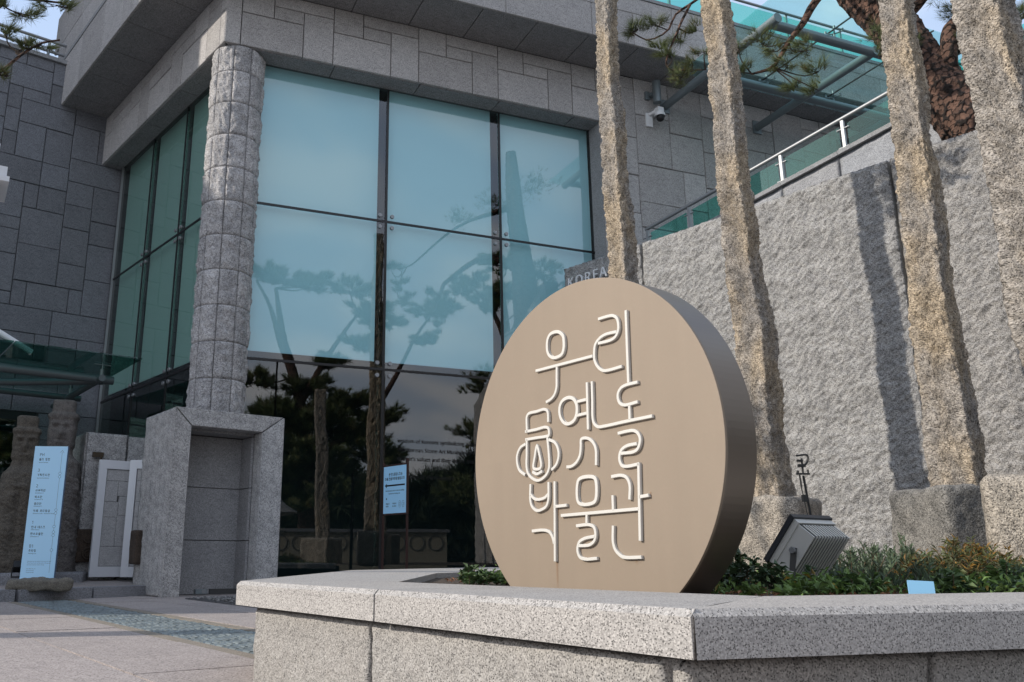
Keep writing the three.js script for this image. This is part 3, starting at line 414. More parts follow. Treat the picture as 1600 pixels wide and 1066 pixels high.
// ---------------------------------------------------------------- planter: rough granite wall under chamfered coping stones
const PIN = [[-0.92, -4.2], [0.59, -1.99]];
{
  const p = thing('planter', 'low angular granite planter with thick chamfered coping under the sign', 'stone planter');
  const Y0 = 0.332, Y1 = 0.44, ch = 0.017;
  const coping = (o0, o1, i0, i1, m) => {   // outer edge o0 to o1, inner edge i0 to i1
    const nx = -(o1[1] - o0[1]), nz = o1[0] - o0[0], L = Math.hypot(nx, nz), s = Math.sign(nx * (i0[0] - o0[0]) + nz * (i0[1] - o0[1])), ux = nx / L * s * ch, uz = nz / L * s * ch;
    const V = []; for (const [o, i] of [[o0, i0], [o1, i1]]) V.push([o[0], Y0, o[1]], [o[0], Y1 - ch, o[1]], [o[0] + ux, Y1, o[1] + uz], [i[0], Y1, i[1]], [i[0], Y0, i[1]]);
    let F = [[0, 1, 6, 5], [1, 2, 7, 6], [2, 3, 8, 7], [3, 4, 9, 8], [4, 0, 5, 9], [4, 3, 2, 1, 0], [5, 6, 7, 8, 9]]; if (s > 0) F = F.map((f) => f.slice().reverse());
    add(p, 'coping_stone', poly(V, F), m);
  };
  const mix = (a, b, t) => [lerp(a[0], b[0], t), lerp(a[1], b[1], t)];
  const run = (o0, o1, i0, i1, cuts) => { const L = Math.hypot(o1[0] - o0[0], o1[1] - o0[1]), g = 0.005 / L; for (let k = 0; k < cuts.length - 1; k++) coping(mix(o0, o1, cuts[k] + g), mix(o0, o1, cuts[k + 1] - g), mix(i0, i1, cuts[k] + g), mix(i0, i1, cuts[k + 1] - g), M.coping[k % 3]); };
  const O = [[5.2, -3.4], [0.59, -1.99], [-0.92, -4.2], [-0.72, -7.95], [0.75, -11.0]], I = [[5.2, -4.27], [1.02, -2.7], [-0.145, -4.12], [0.05, -6.5], [1.35, -9.4]];
  run(O[0], O[1], I[0], I[1], [0, 0.28, 0.57, 1]); run(O[1], O[2], I[1], I[2], [0, 0.52, 1]); run(O[2], O[3], I[2], I[3], [0, 0.34, 0.68, 1]); run(O[3], O[4], I[3], I[4], [0, 0.5, 1]);
  const wall = (a, b, cuts, step, mats) => { const dx = b[0] - a[0], dz = b[1] - a[1], L = Math.hypot(dx, dz); for (let k = 0; k < cuts.length - 1; k++) { const x0 = cuts[k] * L + 0.006, W = (cuts[k + 1] - cuts[k]) * L - 0.012, s = k * 9.1 + a[0]; const g = rough(W, 0.62, Math.round(W / step), Math.round(0.62 / step), (x, y) => { const e = Math.min(1, Math.min(x, W - x, 0.62 - y) / 0.02); return -0.012 + 0.012 * e + 0.012 * fbm(x * 3 + s, y * 3, s, 3) + 0.008 * fbm(x * 14 + s, y * 14, s, 3); }, 0.12); g.translate(x0, -0.3, 0).rotateY(Math.atan2(-dz, dx)).translate(a[0], 0, a[1]); add(p, 'wall_stone', g, mats[k % 3]); } };
  const inset = (a, b, d) => { const dx = b[0] - a[0], dz = b[1] - a[1], L = Math.hypot(dx, dz); return [-dz / L * -1 * d, dx / L * -1 * d]; };
  const A = [-0.815, -4.13], B = [0.575, -2.085], Cc = [5.2, -3.49]; wall(A, B, [0, 0.43, 0.985], 0.015, M.planterWall); wall(B, Cc, [0.002, 0.155, 0.45, 0.75, 1], 0.02, M.planterWall); wall([-0.62, -7.8], A, [0, 0.33, 0.66, 1], 0.05, M.planterWall);
  add(p, 'wall_core', poly([...[[-0.72, -4.15], [0.6, -2.2], [5.2, -3.6], [5.2, -5], [1.1, -3.2], [-0.3, -4.6]].flatMap(([x, z]) => [[x, -0.05, z], [x, 0.333, z]])], [[0, 2, 3, 1], [2, 4, 5, 3], [4, 6, 7, 5], [6, 8, 9, 7], [8, 10, 11, 9], [10, 0, 1, 11], [1, 3, 5, 7, 9, 11].slice(0, 6)]), M.mortar);
}

// ---------------------------------------------------------------- the round sign
{
  const s = thing('round_sign', 'large round bronze sign with raised pale Korean lettering on the planter', 'sign', [0.791, 1.005, -3.495], 147);
  const f1 = latticeNoise(91, 5), f2 = latticeNoise(92, 48), f3 = latticeNoise(93, 160), tFace = tex(512, (u, v) => { const k = 0.9 + 0.05 * f1(u * 5, v * 5) + 0.035 * f2(u * 48, v * 2.0) + 0.03 * f3(u * 160, v * 160) ** 6 + 0.02 * f2(u * 24, v * 24); return [k, k * 0.995, k * 0.985]; });
  const RAD = 0.77, cut = -0.63, face = stone([0.265, 0.208, 0.155], tFace, 1.7, bFine, 0.9, 0.0002, 0.62);
  const rim = flat([0.25, 0.215, 0.185], 0.4, 0.9);
  const disc = (r, o = 0) => { const a = Math.asin(cut / r), sh = new THREE.Shape(); for (let i = 0; i <= 140; i++) { const t = a + (Math.PI - 2 * a) * i / 140; sh[i ? 'lineTo' : 'moveTo'](Math.cos(t) * r, Math.sin(t) * r); } sh.closePath(); return sh; };
  const ex = (sh, d, z, b = 0.003) => new THREE.ExtrudeGeometry(sh, { depth: d - 2 * b, bevelEnabled: true, bevelSize: b, bevelThickness: b, bevelSegments: 2, bevelOffset: -b, curveSegments: 40 }).translate(0, 0, z + b);
  add(s, 'face_plate', boxUV(ex(disc(RAD), 0.014, -0.014, 0.002).translate(-0.252, 0, 0)), face);
  add(s, 'rim_band', boxUV(ex(disc(RAD - 0.002), 0.17, -0.184).translate(-0.252, 0, 0)), rim);
  const pale = flat([0.6, 0.575, 0.53], 0.5, 0.0);
  const H = 0.0068, D = 0.014;   // half width and depth of a stroke
  const strokes = [
    ['r',[-400,562,-367,565,-340,558,-314,535,-309,512,-311,475,-324,450,-356,441,-388,444,-415,462,-427,487,-425,531,-415,551]],
    ['l',[-514,405,-129,402]],
    ['c',[-364,397,-367,350,-371,301,-385,273,-409,255,-447,244]],
    ['c',[-85,559,-28,558,3,554,26,537,33,512,30,481,13,459,-13,450,-93,451]],
    ['c',[21,479,-46,481,-83,471,-109,450,-118,417,-118,381,-100,348,-70,326,-38,322,41,324]],
    ['l',[80,559,72,248]],
    ['r',[-320,241,-284,243,-255,228,-241,202,-242,167,-257,139,-283,126,-314,126,-339,142,-355,171,-355,207,-342,229]],
    ['l',[-238,216,-181,217]],
    ['l',[-243,155,-181,157]],
    ['l',[-172,292,-177,84]],
    ['c',[-141,291,-143,207,-145,124,-136,103,-116,89,-80,87,42,91,190,94]],
    ['c',[123,243,55,241,28,233,11,214,9,192,19,171,41,160,117,162]],
    ['l',[70,157,68,94]],
    ['c',[-589,121,-590,160,-588,194,-575,208,-515,211,-458,213,-438,200,-435,150]],
    ['c',[-603,126,-522,127,-452,129,-434,118,-434,90,-451,87,-524,88,-603,88]],
    ['c',[-592,91,-595,21,-598,-42,-587,-74,-550,-101,-518,-109,-481,-100,-454,-82,-439,-56,-438,5,-445,81]],
    ['c',[-602,68,-642,54,-666,21,-668,-14,-652,-51,-611,-77]],
    ['c',[-436,70,-394,51,-374,19,-373,-15,-390,-47,-424,-69]],
    ['r',[-520,50,-537,1,-548,-50,-505,-56,-494,-44,-503,5]],
    ['c',[-558,-66,-527,-79,-488,-69]],
    ['c',[-323,-64,-292,-64,-258,-49,-235,-22,-226,16,-222,47,-185,48,-154,30,-136,-1,-138,-73]],
    ['c',[-3,47,46,50,87,48,110,33,118,8,105,-24,84,-36,9,-37]],
    ['c',[100,-6,41,-10,10,-26,-1,-58,11,-86,34,-92,106,-88]],
    ['l',[102,-84,87,-388]],
    ['c',[-53,-127,6,-126,34,-138,48,-166,43,-226]],
    ['l',[95,-218,146,-214]],
    ['l',[-50,-203,-51,-265]],
    ['l',[-371,-273,91,-264]],
    ['c',[-56,-325,-60,-393,-48,-423,-16,-447,4,-451,90,-450]],
    ['r',[-254,-131,-234,-118,-160,-119,-143,-133,-147,-214,-163,-228,-242,-230,-261,-213]],
    ['l',[-208,-274,-211,-315]],
    ['c',[-276,-320,-193,-318,-166,-330,-160,-361,-170,-385,-198,-400,-266,-403]],
    ['c',[-163,-365,-233,-375,-262,-390,-273,-421,-261,-449,-230,-458,-156,-455]],
    ['c',[-573,-122,-577,-195,-567,-223,-536,-244,-499,-241,-467,-228,-452,-202,-446,-121]],
    ['c',[-574,-170,-549,-190,-518,-195,-475,-189,-452,-175]],
    ['l',[-405,-121,-420,-469]],
    ['l',[-410,-232,-330,-230]],
    ['c',[-572,-335,-484,-333,-448,-344,-430,-367,-422,-393]],  ];
  for (const [kind, v] of strokes) {
    let pts = []; for (let i = 0; i < v.length; i += 2) pts.push(new THREE.Vector3(v[i] / 1000, v[i + 1] / 1000, 0));
    const closed = kind === 'r'; if (kind !== 'l') { const c = new THREE.CatmullRomCurve3(pts, closed, 'centripetal'); const n = pts.length * 5; pts = c.getPoints(n); if (closed) pts.pop(); }
    const side = (sg) => pts.map((p, i) => { const N = pts.length, a = pts[closed ? (i + N - 1) % N : Math.max(0, i - 1)], b = pts[closed ? (i + 1) % N : Math.min(N - 1, i + 1)], d = b.clone().sub(a).normalize(), e1 = p.clone().sub(a), e2 = b.clone().sub(p); let k = 1; if (e1.lengthSq() > 0 && e2.lengthSq() > 0) k = Math.min(1.5, 1 / Math.max(0.4, Math.cos(e1.angleTo(e2) / 2))); return new THREE.Vector2(p.x - d.y * H * sg * k, p.y + d.x * H * sg * k); });
    let sh; if (closed) { const o = side(1), i = side(-1), big = THREE.ShapeUtils.area(o), sm = THREE.ShapeUtils.area(i), [out, inn] = Math.abs(big) > Math.abs(sm) ? [o, i] : [i, o]; sh = new THREE.Shape(out); sh.holes.push(new THREE.Path(inn)); } else sh = new THREE.Shape([...side(1), ...side(-1).reverse()]);
    add(s, 'letter_stroke', boxUV(new THREE.ExtrudeGeometry(sh, { depth: D - 0.003, bevelEnabled: true, bevelSize: 0.0015, bevelThickness: 0.0015, bevelSegments: 1, bevelOffset: -0.0015 }).translate(0, 0, 0.0015)), pale);
  }
  // rust weeping from the stroke ends, a stain with a shape of its own
  const cv = document.createElement('canvas'); cv.width = cv.height = 256; const c = cv.getContext('2d'); c.fillStyle = '#000'; c.fillRect(0, 0, 256, 256);
  const gr = c.createLinearGradient(0, 0, 0, 256); gr.addColorStop(0, 'rgb(150,150,150)'); gr.addColorStop(0.5, 'rgb(95,95,95)'); gr.addColorStop(1, 'rgb(20,20,20)'); c.fillStyle = gr;
  const q = rng(6); for (let i = 0; i < 26; i++) { const x = 128 + (q() - 0.5) * 90 * q(); c.globalAlpha = 0.12 + 0.2 * q(); c.fillRect(x, 0, 3 + q() * 9, 120 + q() * 136); } 
  const rust = new THREE.MeshStandardMaterial({ color: new THREE.Color().setRGB(0.3, 0.13, 0.04), alphaMap: new THREE.CanvasTexture(cv), transparent: true, roughness: 0.8 });
  const stain = (x, y, w, h) => add(s, 'rust_stain', new THREE.PlaneGeometry(w, h).translate(x, y - h / 2, 0.0022), rust);
  stain(-0.42, -0.47, 0.05, 0.15); stain(-0.4, -0.24, 0.03, 0.05); stain(0.146, -0.2, 0.03, 0.03); stain(0.06, 0.25, 0.08, 0.02); stain(-0.51, -0.2, 0.05, 0.03); stain(0.05, -0.45, 0.05, 0.03);
}
// ---------------------------------------------------------------- the bed: soil, plants, floodlight, sprinkler, card
{
  const soil = new THREE.Shape([[5.2, 3.6], [1.0, 2.65], [-0.17, 4.12], [0.0, 6.5], [1.2, 9.6], [2.6, 15.2], [6.7, 10.1], [9.6, 6.6], [9.6, 4.4]].map(([x, y]) => new THREE.Vector2(x, y)));
  const sg = new THREE.ShapeGeometry(soil, 2).rotateX(-Math.PI / 2).translate(0, 0.405, 0);
  const bed = add(scene, 'soil', boxUV(sg), stone([0.13, 0.095, 0.07], tRock, 0.3, bHewn, 0.2, 0.02)); tag(bed, 'brown soil of the planting bed', null, null, 'structure');
  const leaf = (w, l, cup = 0.25) => { const g = new THREE.BufferGeometry(); g.setAttribute('position', new THREE.Float32BufferAttribute([0, 0, 0, -w / 2, cup * w, l * 0.5, 0, 0, l * 0.55, w / 2, cup * w, l * 0.5, 0, -l * 0.12, l], 3)); g.setIndex([0, 2, 1, 0, 3, 2, 1, 2, 4, 2, 3, 4]); g.computeVertexNormals(); return g; };
  const green = (c) => new THREE.MeshPhysicalMaterial({ color: new THREE.Color().setRGB(...c), roughness: 0.65, transmission: 0.25, thickness: 0, side: THREE.DoubleSide, vertexColors: true });
  const leafMat = { dark: green([0.045, 0.085, 0.03]), mid: green([0.075, 0.135, 0.04]), grey: green([0.095, 0.14, 0.075]), juniper: green([0.09, 0.105, 0.03]), bright: green([0.12, 0.2, 0.045]) };
  const stemMat = flat([0.1, 0.07, 0.04], 0.9);
  const q = new THREE.Quaternion(), m4 = new THREE.Matrix4(), v = new THREE.Vector3(), s3 = new THREE.Vector3(), Z = new THREE.Vector3(0, 0, 1);
  function foliage(list) {   // list of [x, y, z, direction, length, width, tint]
    const base = leaf(1, 1), P = base.attributes.position, pos = [], col = [], I = base.index.array;
    for (const [x, y, z, d, l, w, t] of list) { const roll = R() * 1.4 - 0.7; q.setFromUnitVectors(Z, d).multiply(new THREE.Quaternion().setFromAxisAngle(Z, roll)); m4.compose(v.set(x, y, z), q, s3.set(w, (w + l) / 2, l)); const a = []; for (let i = 0; i < 5; i++) a.push(new THREE.Vector3().fromBufferAttribute(P, i).applyMatrix4(m4)); for (const i of I) { pos.push(a[i].x, a[i].y, a[i].z); col.push(...t); } }
    const g = new THREE.BufferGeometry(); g.setAttribute('position', new THREE.Float32BufferAttribute(pos, 3)); g.setAttribute('color', new THREE.Float32BufferAttribute(col, 3)); g.computeVertexNormals(); return g;
  }
  const dirTo = (yaw, pitch) => new THREE.Vector3(Math.cos(yaw) * Math.cos(pitch), Math.sin(pitch), Math.sin(yaw) * Math.cos(pitch));
  function bush(name, label, cat, x, z, r, h, n, kind, group) {
    const t = thing(name, label, cat, [x, 0.405, z], 90, group), L = [], stems = [];
    const nst = Math.max(5, Math.round(n / 26));
    for (let k = 0; k < nst; k++) {
      const yaw = R() * 6.28, out = Math.sqrt(R()) * r, hh = h * (0.55 + 0.45 * R()) * (1 - 0.45 * (out / r) ** 2), bx = Math.cos(yaw) * out * 0.55, bz = Math.sin(yaw) * out * 0.55, tx = Math.cos(yaw) * out, tz = Math.sin(yaw) * out;
      stems.push(rod([bx, 0, bz], [tx, hh * 0.94, tz], 0.0025, 4));
      const tone = 0.65 + 0.6 * R();
      for (let i = 0; i < n / nst; i++) {
        const f = Math.pow(R(), 0.7), px = lerp(bx, tx, f), py = hh * f, pz = lerp(bz, tz, f), a = R() * 6.28;
        const k2 = tone * (0.75 + 0.5 * R());
        if (kind === 'juniper') { const o = R() < 0.3 && f > 0.6; L.push([px, py, pz, dirTo(a, 0.2 + R() * 0.8), 0.035 + R() * 0.03, 0.008, o ? [2.6 * k2, 1.2 * k2, 0.6 * k2] : [k2, k2, k2]]); }
        else if (kind === 'grey') L.push([px, py, pz, dirTo(a, 0.5 + R() * 0.8), 0.03 + R() * 0.025, 0.008, [k2, k2, k2]]);
        else L.push([px, py, pz, dirTo(a, R() * 0.9 - 0.1), 0.026 + R() * 0.026, 0.018 + R() * 0.014, [k2, k2, k2 * (0.8 + 0.4 * R())]]);
      }
    }
    add(t, 'foliage', foliage(L), leafMat[kind] ?? leafMat.mid); add(t, 'stem', merged(stems), stemMat); return t;
  }
  bush('leafy_plant', 'dense dark leafy plant against the lower right rim of the round sign', 'plant', 1.36, -4.05, 0.26, 0.19, 900, 'dark'); bush('leafy_plant', 'dark leafy plant in the shade left of the floodlight bracket', 'plant', 1.62, -4.75, 0.3, 0.2, 900, 'dark');
  bush('lavender_bush', 'grey-green bushy plant just right of the floodlight', 'plant', 2.4, -5.0, 0.3, 0.23, 1100, 'grey'); bush('lavender_bush', 'second grey-green bush, right of the first and below the wall shadow', 'plant', 2.75, -5.3, 0.34, 0.26, 1200, 'grey');
  bush('lavender_bush', 'tall sprig-like grey-green plant in front of the third pillar base', 'plant', 3.0, -5.6, 0.2, 0.34, 500, 'grey');
  bush('juniper', 'low juniper with orange tips in front of the third pillar base', 'juniper', 3.3, -5.3, 0.36, 0.28, 1900, 'juniper'); bush('juniper', 'spreading juniper with rusty tips left of the nearest pillar', 'juniper', 2.95, -4.95, 0.34, 0.22, 1500, 'juniper');
  bush('leafy_plant', 'mid green plant at the foot of the nearest pillar base', 'plant', 3.5, -4.8, 0.32, 0.18, 1000, 'mid');
  for (let k = 0; k < 16; k++) bush('herb_clump', ['low lobed green herb', 'pale feathery herb', 'dark glossy herb', 'bright young herb'][k % 4] + ' among the creeping plants, ' + ['nearest the rosette', 'before the juniper', 'by the nearest pillar', 'behind the blue card'][Math.floor(k / 4)], 'herb', [1.7, 1.84, 1.62, 1.95, 2.7, 2.95, 2.8, 3.1, 3.35, 3.1, 3.5, 3.6, 2.0, 2.1, 2.3, 2.4][k] + (R() - 0.5) * 0.1, [-3.5, -3.75, -3.8, -4.0, -4.2, -4.3, -4.0, -4.5, -4.2, -3.95, -4.4, -4.1, -3.45, -3.72, -3.45, -3.85][k], 0.1 + 0.08 * R(), 0.07 + 0.08 * R(), 170, ['mid', 'grey', 'dark', 'bright'][k % 4]);
  bush('leafy_plant', 'small clump of leaves in the left corner of the bed', 'plant', 0.22, -4.85, 0.16, 0.1, 330, 'mid'); bush('leafy_plant', 'small clump beside the left foot of the round sign', 'plant', 0.42, -4.95, 0.12, 0.06, 200, 'mid');
  // low cover nobody could count
  const cover = [];
  const spots = [[2.2, -3.5, 0.75, 0.3], [2.7, -3.7, 0.8, 0.4], [3.3, -4.0, 0.8, 0.5], [2.6, -4.4, 0.8, 0.5], [1.5, -3.6, 0.35, 0.25], [3.9, -4.2, 0.8, 0.4], [2.0, -4.2, 0.5, 0.4], [0.5, -5.6, 0.4, 0.9], [1.9, -5.6, 0.9, 0.7], [3.0, -6.2, 1.2, 0.7]];
  for (let i = 0; i < 9000; i++) { const [x, z, rx, rz] = spots[i % spots.length], a = R() * 6.28, d = Math.sqrt(R()), px = x + Math.cos(a) * d * rx, pz = z + Math.sin(a) * d * rz, dens = n3(px * 2.2, 4, pz * 2.2); if (dens < 0.0 || pz > -3.02 + (2.05 - px) * -0.37 + 0.02 && px > 1) continue; if (px > 1 && pz > -3.28 + (2.05 - px) * -0.37 && R() < 0.6) continue; const hgt = (0.02 + 0.06 * R()) * clamp(dens + 0.7, 0.3, 1.2), k = 0.6 + 0.9 * R(), o = R() < 0.05; cover.push([px, 0.405 + hgt * R(), pz, dirTo(R() * 6.28, R() * 1.1), 0.016 + R() * 0.034, 0.008 + R() * 0.014, o ? [2.2 * k, 0.9 * k, 0.5 * k] : [k, k, k]]); }
  const gc = add(scene, 'ground_cover', foliage(cover), leafMat.bright); tag(gc, 'low creeping green plants covering the soil of the bed', 'ground cover', null, 'stuff');
  const litterG = []; for (let i = 0; i < 2600; i++) { const [x, z, rx, rz] = spots[i % spots.length], a = R() * 6.28, d = Math.sqrt(R()); litterG.push([x + Math.cos(a) * d * rx, 0.408 + R() * 0.006, z + Math.sin(a) * d * rz, dirTo(R() * 6.28, R() * 0.3), 0.015 + R() * 0.03, 0.006 + R() * 0.015, R() < 0.5 ? [1, 0.7, 0.55] : [1.4, 1.15, 0.9]]); }
  const lit = foliage(litterG), lm = add(scene, 'leaf_litter', lit, new THREE.MeshStandardMaterial({ color: new THREE.Color().setRGB(0.22, 0.13, 0.08), roughness: 0.9, vertexColors: true, side: THREE.DoubleSide })); tag(lm, 'dry leaf litter and bark chips scattered on the soil', 'leaf litter', null, 'stuff');
  { const t = thing('succulent', 'small spiky rosette plant with a dark red heart before the floodlight', 'succulent', [1.6, 0.41, -3.62]); const L = [], L2 = [];
    for (let i = 0; i < 60; i++) L.push([0, 0.005, 0, dirTo(i * 2.4, 0.15 + i * 0.018), 0.11 - i * 0.0007, 0.014, [1 + 0.5 * R(), 0.95 + 0.3 * R(), 0.8]]); for (let i = 0; i < 18; i++) L2.push([0, 0.02, 0.01, dirTo(i * 2.4, 0.3 + i * 0.05), 0.035, 0.014, [1, 1, 1]]);
    add(t, 'rosette_leaves', foliage(L), leafMat.grey); add(t, 'heart_leaves', foliage(L2), new THREE.MeshStandardMaterial({ color: new THREE.Color().setRGB(0.12, 0.015, 0.02), roughness: 0.6, side: THREE.DoubleSide })); }
  [[1.2, -3.28, 'leftmost tiny bright weed growing on the coping edge by the sign'], [1.33, -3.25, 'second tiny bright weed on the coping edge, left of the rosette']].forEach(([x, z, l]) => bush('weed', l, 'weed', x, z, 0.05, 0.05, 60, 'bright'));
  bush('weed', 'bright low weed between the second tiny weed and the rosette', 'weed', 1.44, -3.4, 0.07, 0.06, 120, 'bright');
}
{ // floodlight seen from behind
  const f = thing('floodlight', 'grey finned floodlight on a bracket in the bed right of the sign', 'floodlight', [1.95, 0.42, -4.5]);
  const bodyY = 0.20, mat = flat([0.6, 0.59, 0.55], 0.45, 0.1), dark = flat([0.03, 0.033, 0.04], 0.4, 0.2), fin = flat([0.12, 0.122, 0.125], 0.5, 0.2), br = flat([0.12, 0.12, 0.12], 0.5, 0.3);
  const psi = 33 * D2R, phi = 39 * D2R, zf = new THREE.Vector3(-Math.sin(psi) * Math.cos(phi), Math.sin(phi), -Math.cos(psi) * Math.cos(phi)), xf = new THREE.Vector3(0, 1, 0).cross(zf).normalize(), yf = zf.clone().cross(xf), B = new THREE.Matrix4().makeBasis(xf, yf, zf).setPosition(0, bodyY, 0);
  B.scale(new THREE.Vector3(1.06, 1.06, 1.06)); const put = (g) => g.applyMatrix4(B);
  add(f, 'front_frame', put(box(0.32, 0.27, 0.024, 0, -0.135, 0.05)), dark); add(f, 'lens', put(box(0.28, 0.23, 0.004, 0, -0.115, 0.064)), M.paneDark);
  add(f, 'housing', [put(box(0.3, 0.25, 0.03, 0, -0.125, 0.022)), put(box(0.008, 0.23, 0.1, -0.141, -0.115, -0.04)), put(box(0.008, 0.23, 0.1, 0.141, -0.115, -0.04))], mat); add(f, 'fin_gap_shade', put(box(0.274, 0.235, 0.008, 0, -0.1175, 0.003)), M.black);  // the black plate paints the shade between the fins
  for (let k = 0; k < 12; k++) { const x = -0.124 + k * 0.02255; add(f, 'cooling_fin', put(box(0.0075, 0.235, 0.088, x, -0.1175, -0.046)), fin); add(f, 'lit_fin_edge', [put(box(0.0085, 0.236, 0.004, x, -0.118, -0.0915)), put(box(0.0085, 0.004, 0.085, x, 0.1175, -0.046))], mat); }  // pale strips on dark fins paint the sky light along their edges
  for (const sg of [-1, 1]) { const p = new THREE.Vector3(sg * 0.15, 0, -0.04).applyMatrix4(B), ft = xf.clone().multiplyScalar(sg * 0.155).add(new THREE.Vector3(0, 0, 0)); const mid = new THREE.Vector3(p.x, p.y, p.z); add(f, 'bracket_arm', [(() => { const a = mid, b = new THREE.Vector3(ft.x * 0.95, 0.03, ft.z * 0.95), d = b.clone().sub(a), g = new THREE.BoxGeometry(0.006, d.length() + 0.03, 0.032); g.rotateY(Math.atan2(-xf.z, xf.x)); g.applyQuaternion(new THREE.Quaternion().setFromUnitVectors(new THREE.Vector3(0, -1, 0), d.clone().normalize())); g.translate((a.x + b.x) / 2, (a.y + b.y) / 2, (a.z + b.z) / 2); return boxUV(g); })()], br);
    add(f, 'pivot_bolt', new THREE.CylinderGeometry(0.016, 0.016, 0.02, 8).rotateZ(Math.PI / 2).applyMatrix4(new THREE.Matrix4().makeBasis(xf, yf, zf).setPosition(p.x + xf.x * sg * 0.008, p.y, p.z + xf.z * sg * 0.008)), M.steel); }
  add(f, 'bracket_foot', boxUV(new THREE.BoxGeometry(0.34, 0.008, 0.05).applyMatrix4(new THREE.Matrix4().makeBasis(xf, new THREE.Vector3(0, 1, 0), new THREE.Vector3().crossVectors(xf, new THREE.Vector3(0, 1, 0))).setPosition(0, 0.025, 0))), br);
  const s = thing('sprinkler', 'thin black irrigation sprinkler on a stake behind the floodlight', 'sprinkler', [2.17, 0.4, -4.95]);
  add(s, 'stake', [rod([0.05, 0, 0], [0.0, 0.62, 0], 0.007, 8), rod([0.03, 0.1, 0.01], [-0.022, 0.55, 0.01], 0.003, 6), rod([-0.022, 0.55, 0.01], [-0.026, 0.63, 0.01], 0.005, 6)], M.black);
  add(s, 'clip', box(0.026, 0.04, 0.026, -0.006, 0.47, 0), M.black);
  add(s, 'sprinkler_head', [box(0.075, 0.01, 0.014, 0.0, 0.625, 0), rod([-0.03, 0.625, 0], [-0.03, 0.65, 0], 0.006, 6), rod([0.03, 0.625, 0], [0.03, 0.655, 0], 0.005, 6), rod([0, 0.63, 0], [0, 0.72, 0], 0.006, 8), box(0.04, 0.016, 0.02, -0.004, 0.67, 0), box(0.03, 0.012, 0.018, -0.012, 0.7, 0), tube([[-0.03, 0.735, 0], [0.035, 0.738, 0], [0.035, 0.71, 0], [0.015, 0.68, 0], [-0.005, 0.67, 0]], 0.006, 6)].map((g) => boxUV(g)), M.black);
  const c = thing('plant_card', 'light blue blank card stuck in the soil near the coping', 'card', [1.80, 0.4, -3.22], 95); add(c, 'card', box(0.093, 0.075, 0.003, 0, 0, 0, 0, -0.15, -0.05), flat([0.3, 0.6, 0.85], 0.6)); add(c, 'stake', box(0.008, 0.06, 0.004, 0, -0.05, -0.004), M.white);
}

// ---------------------------------------------------------------- printed boards: small Korean and English lettering drawn stroke by stroke
const JAMO = (() => {
  const o = Array.from({ length: 13 }, (_, i) => [0.5 + 0.45 * Math.cos(i / 12 * 6.283), 0.5 + 0.45 * Math.sin(i / 12 * 6.283)]), oh = o.map(([x, y]) => [x, 0.35 + y * 0.65]);
  const b = { g: [[[0.05, 0.1], [0.9, 0.1], [0.8, 1]]], n: [[[0.1, 0], [0.1, 0.9], [1, 0.9]]], d: [[[1, 0.1], [0.1, 0.1], [0.1, 0.9], [1, 0.9]]], r: [[[0.1, 0.05], [0.9, 0.05], [0.9, 0.48], [0.1, 0.48], [0.1, 0.95], [1, 0.95]]], m: [[[0.1, 0.1], [0.9, 0.1], [0.9, 0.9], [0.1, 0.9], [0.1, 0.1]]], b: [[[0.1, 0], [0.1, 1], [0.9, 1], [0.9, 0]], [[0.1, 0.5], [0.9, 0.5]]], s: [[[0.5, 0], [0.3, 0.6], [0, 1]], [[0.45, 0.35], [1, 1]]], o: [o], j: [[[0, 0.08], [1, 0.08]], [[0.5, 0.08], [0, 1]], [[0.42, 0.5], [1, 1]]], c: [[[0.3, 0], [0.7, 0]], [[0, 0.25], [1, 0.25]], [[0.5, 0.25], [0, 1]], [[0.42, 0.6], [1, 1]]], k: [[[0.05, 0.1], [0.9, 0.1], [0.8, 1]], [[0.05, 0.5], [0.85, 0.5]]], t: [[[1, 0.1], [0.1, 0.1], [0.1, 0.9], [1, 0.9]], [[0.1, 0.5], [0.9, 0.5]]], p: [[[0, 0.1], [1, 0.1]], [[0, 0.9], [1, 0.9]], [[0.3, 0.1], [0.3, 0.9]], [[0.7, 0.1], [0.7, 0.9]]], h: [[[0.35, 0], [0.65, 0]], [[0, 0.22], [1, 0.22]], oh] };
  const ini = 'g gg n d dd r m b bb s ss o j jj c k t p h'.split(' '), fin = ' g gg gs n nj nh d r rg rm rb rs rt rp rh m b bs s ss o j c k t p h'.split(' ');
  const vert = { 0: ['v', 1], 1: ['v', 1, 2], 2: ['v', 1.5], 3: ['v', 1.5, 2], 4: ['v', -1], 5: ['v', -1, 2], 6: ['v', -1.5], 7: ['v', -1.5, 2], 20: ['v', 0] };
  return { b, ini, fin, vert };
})();
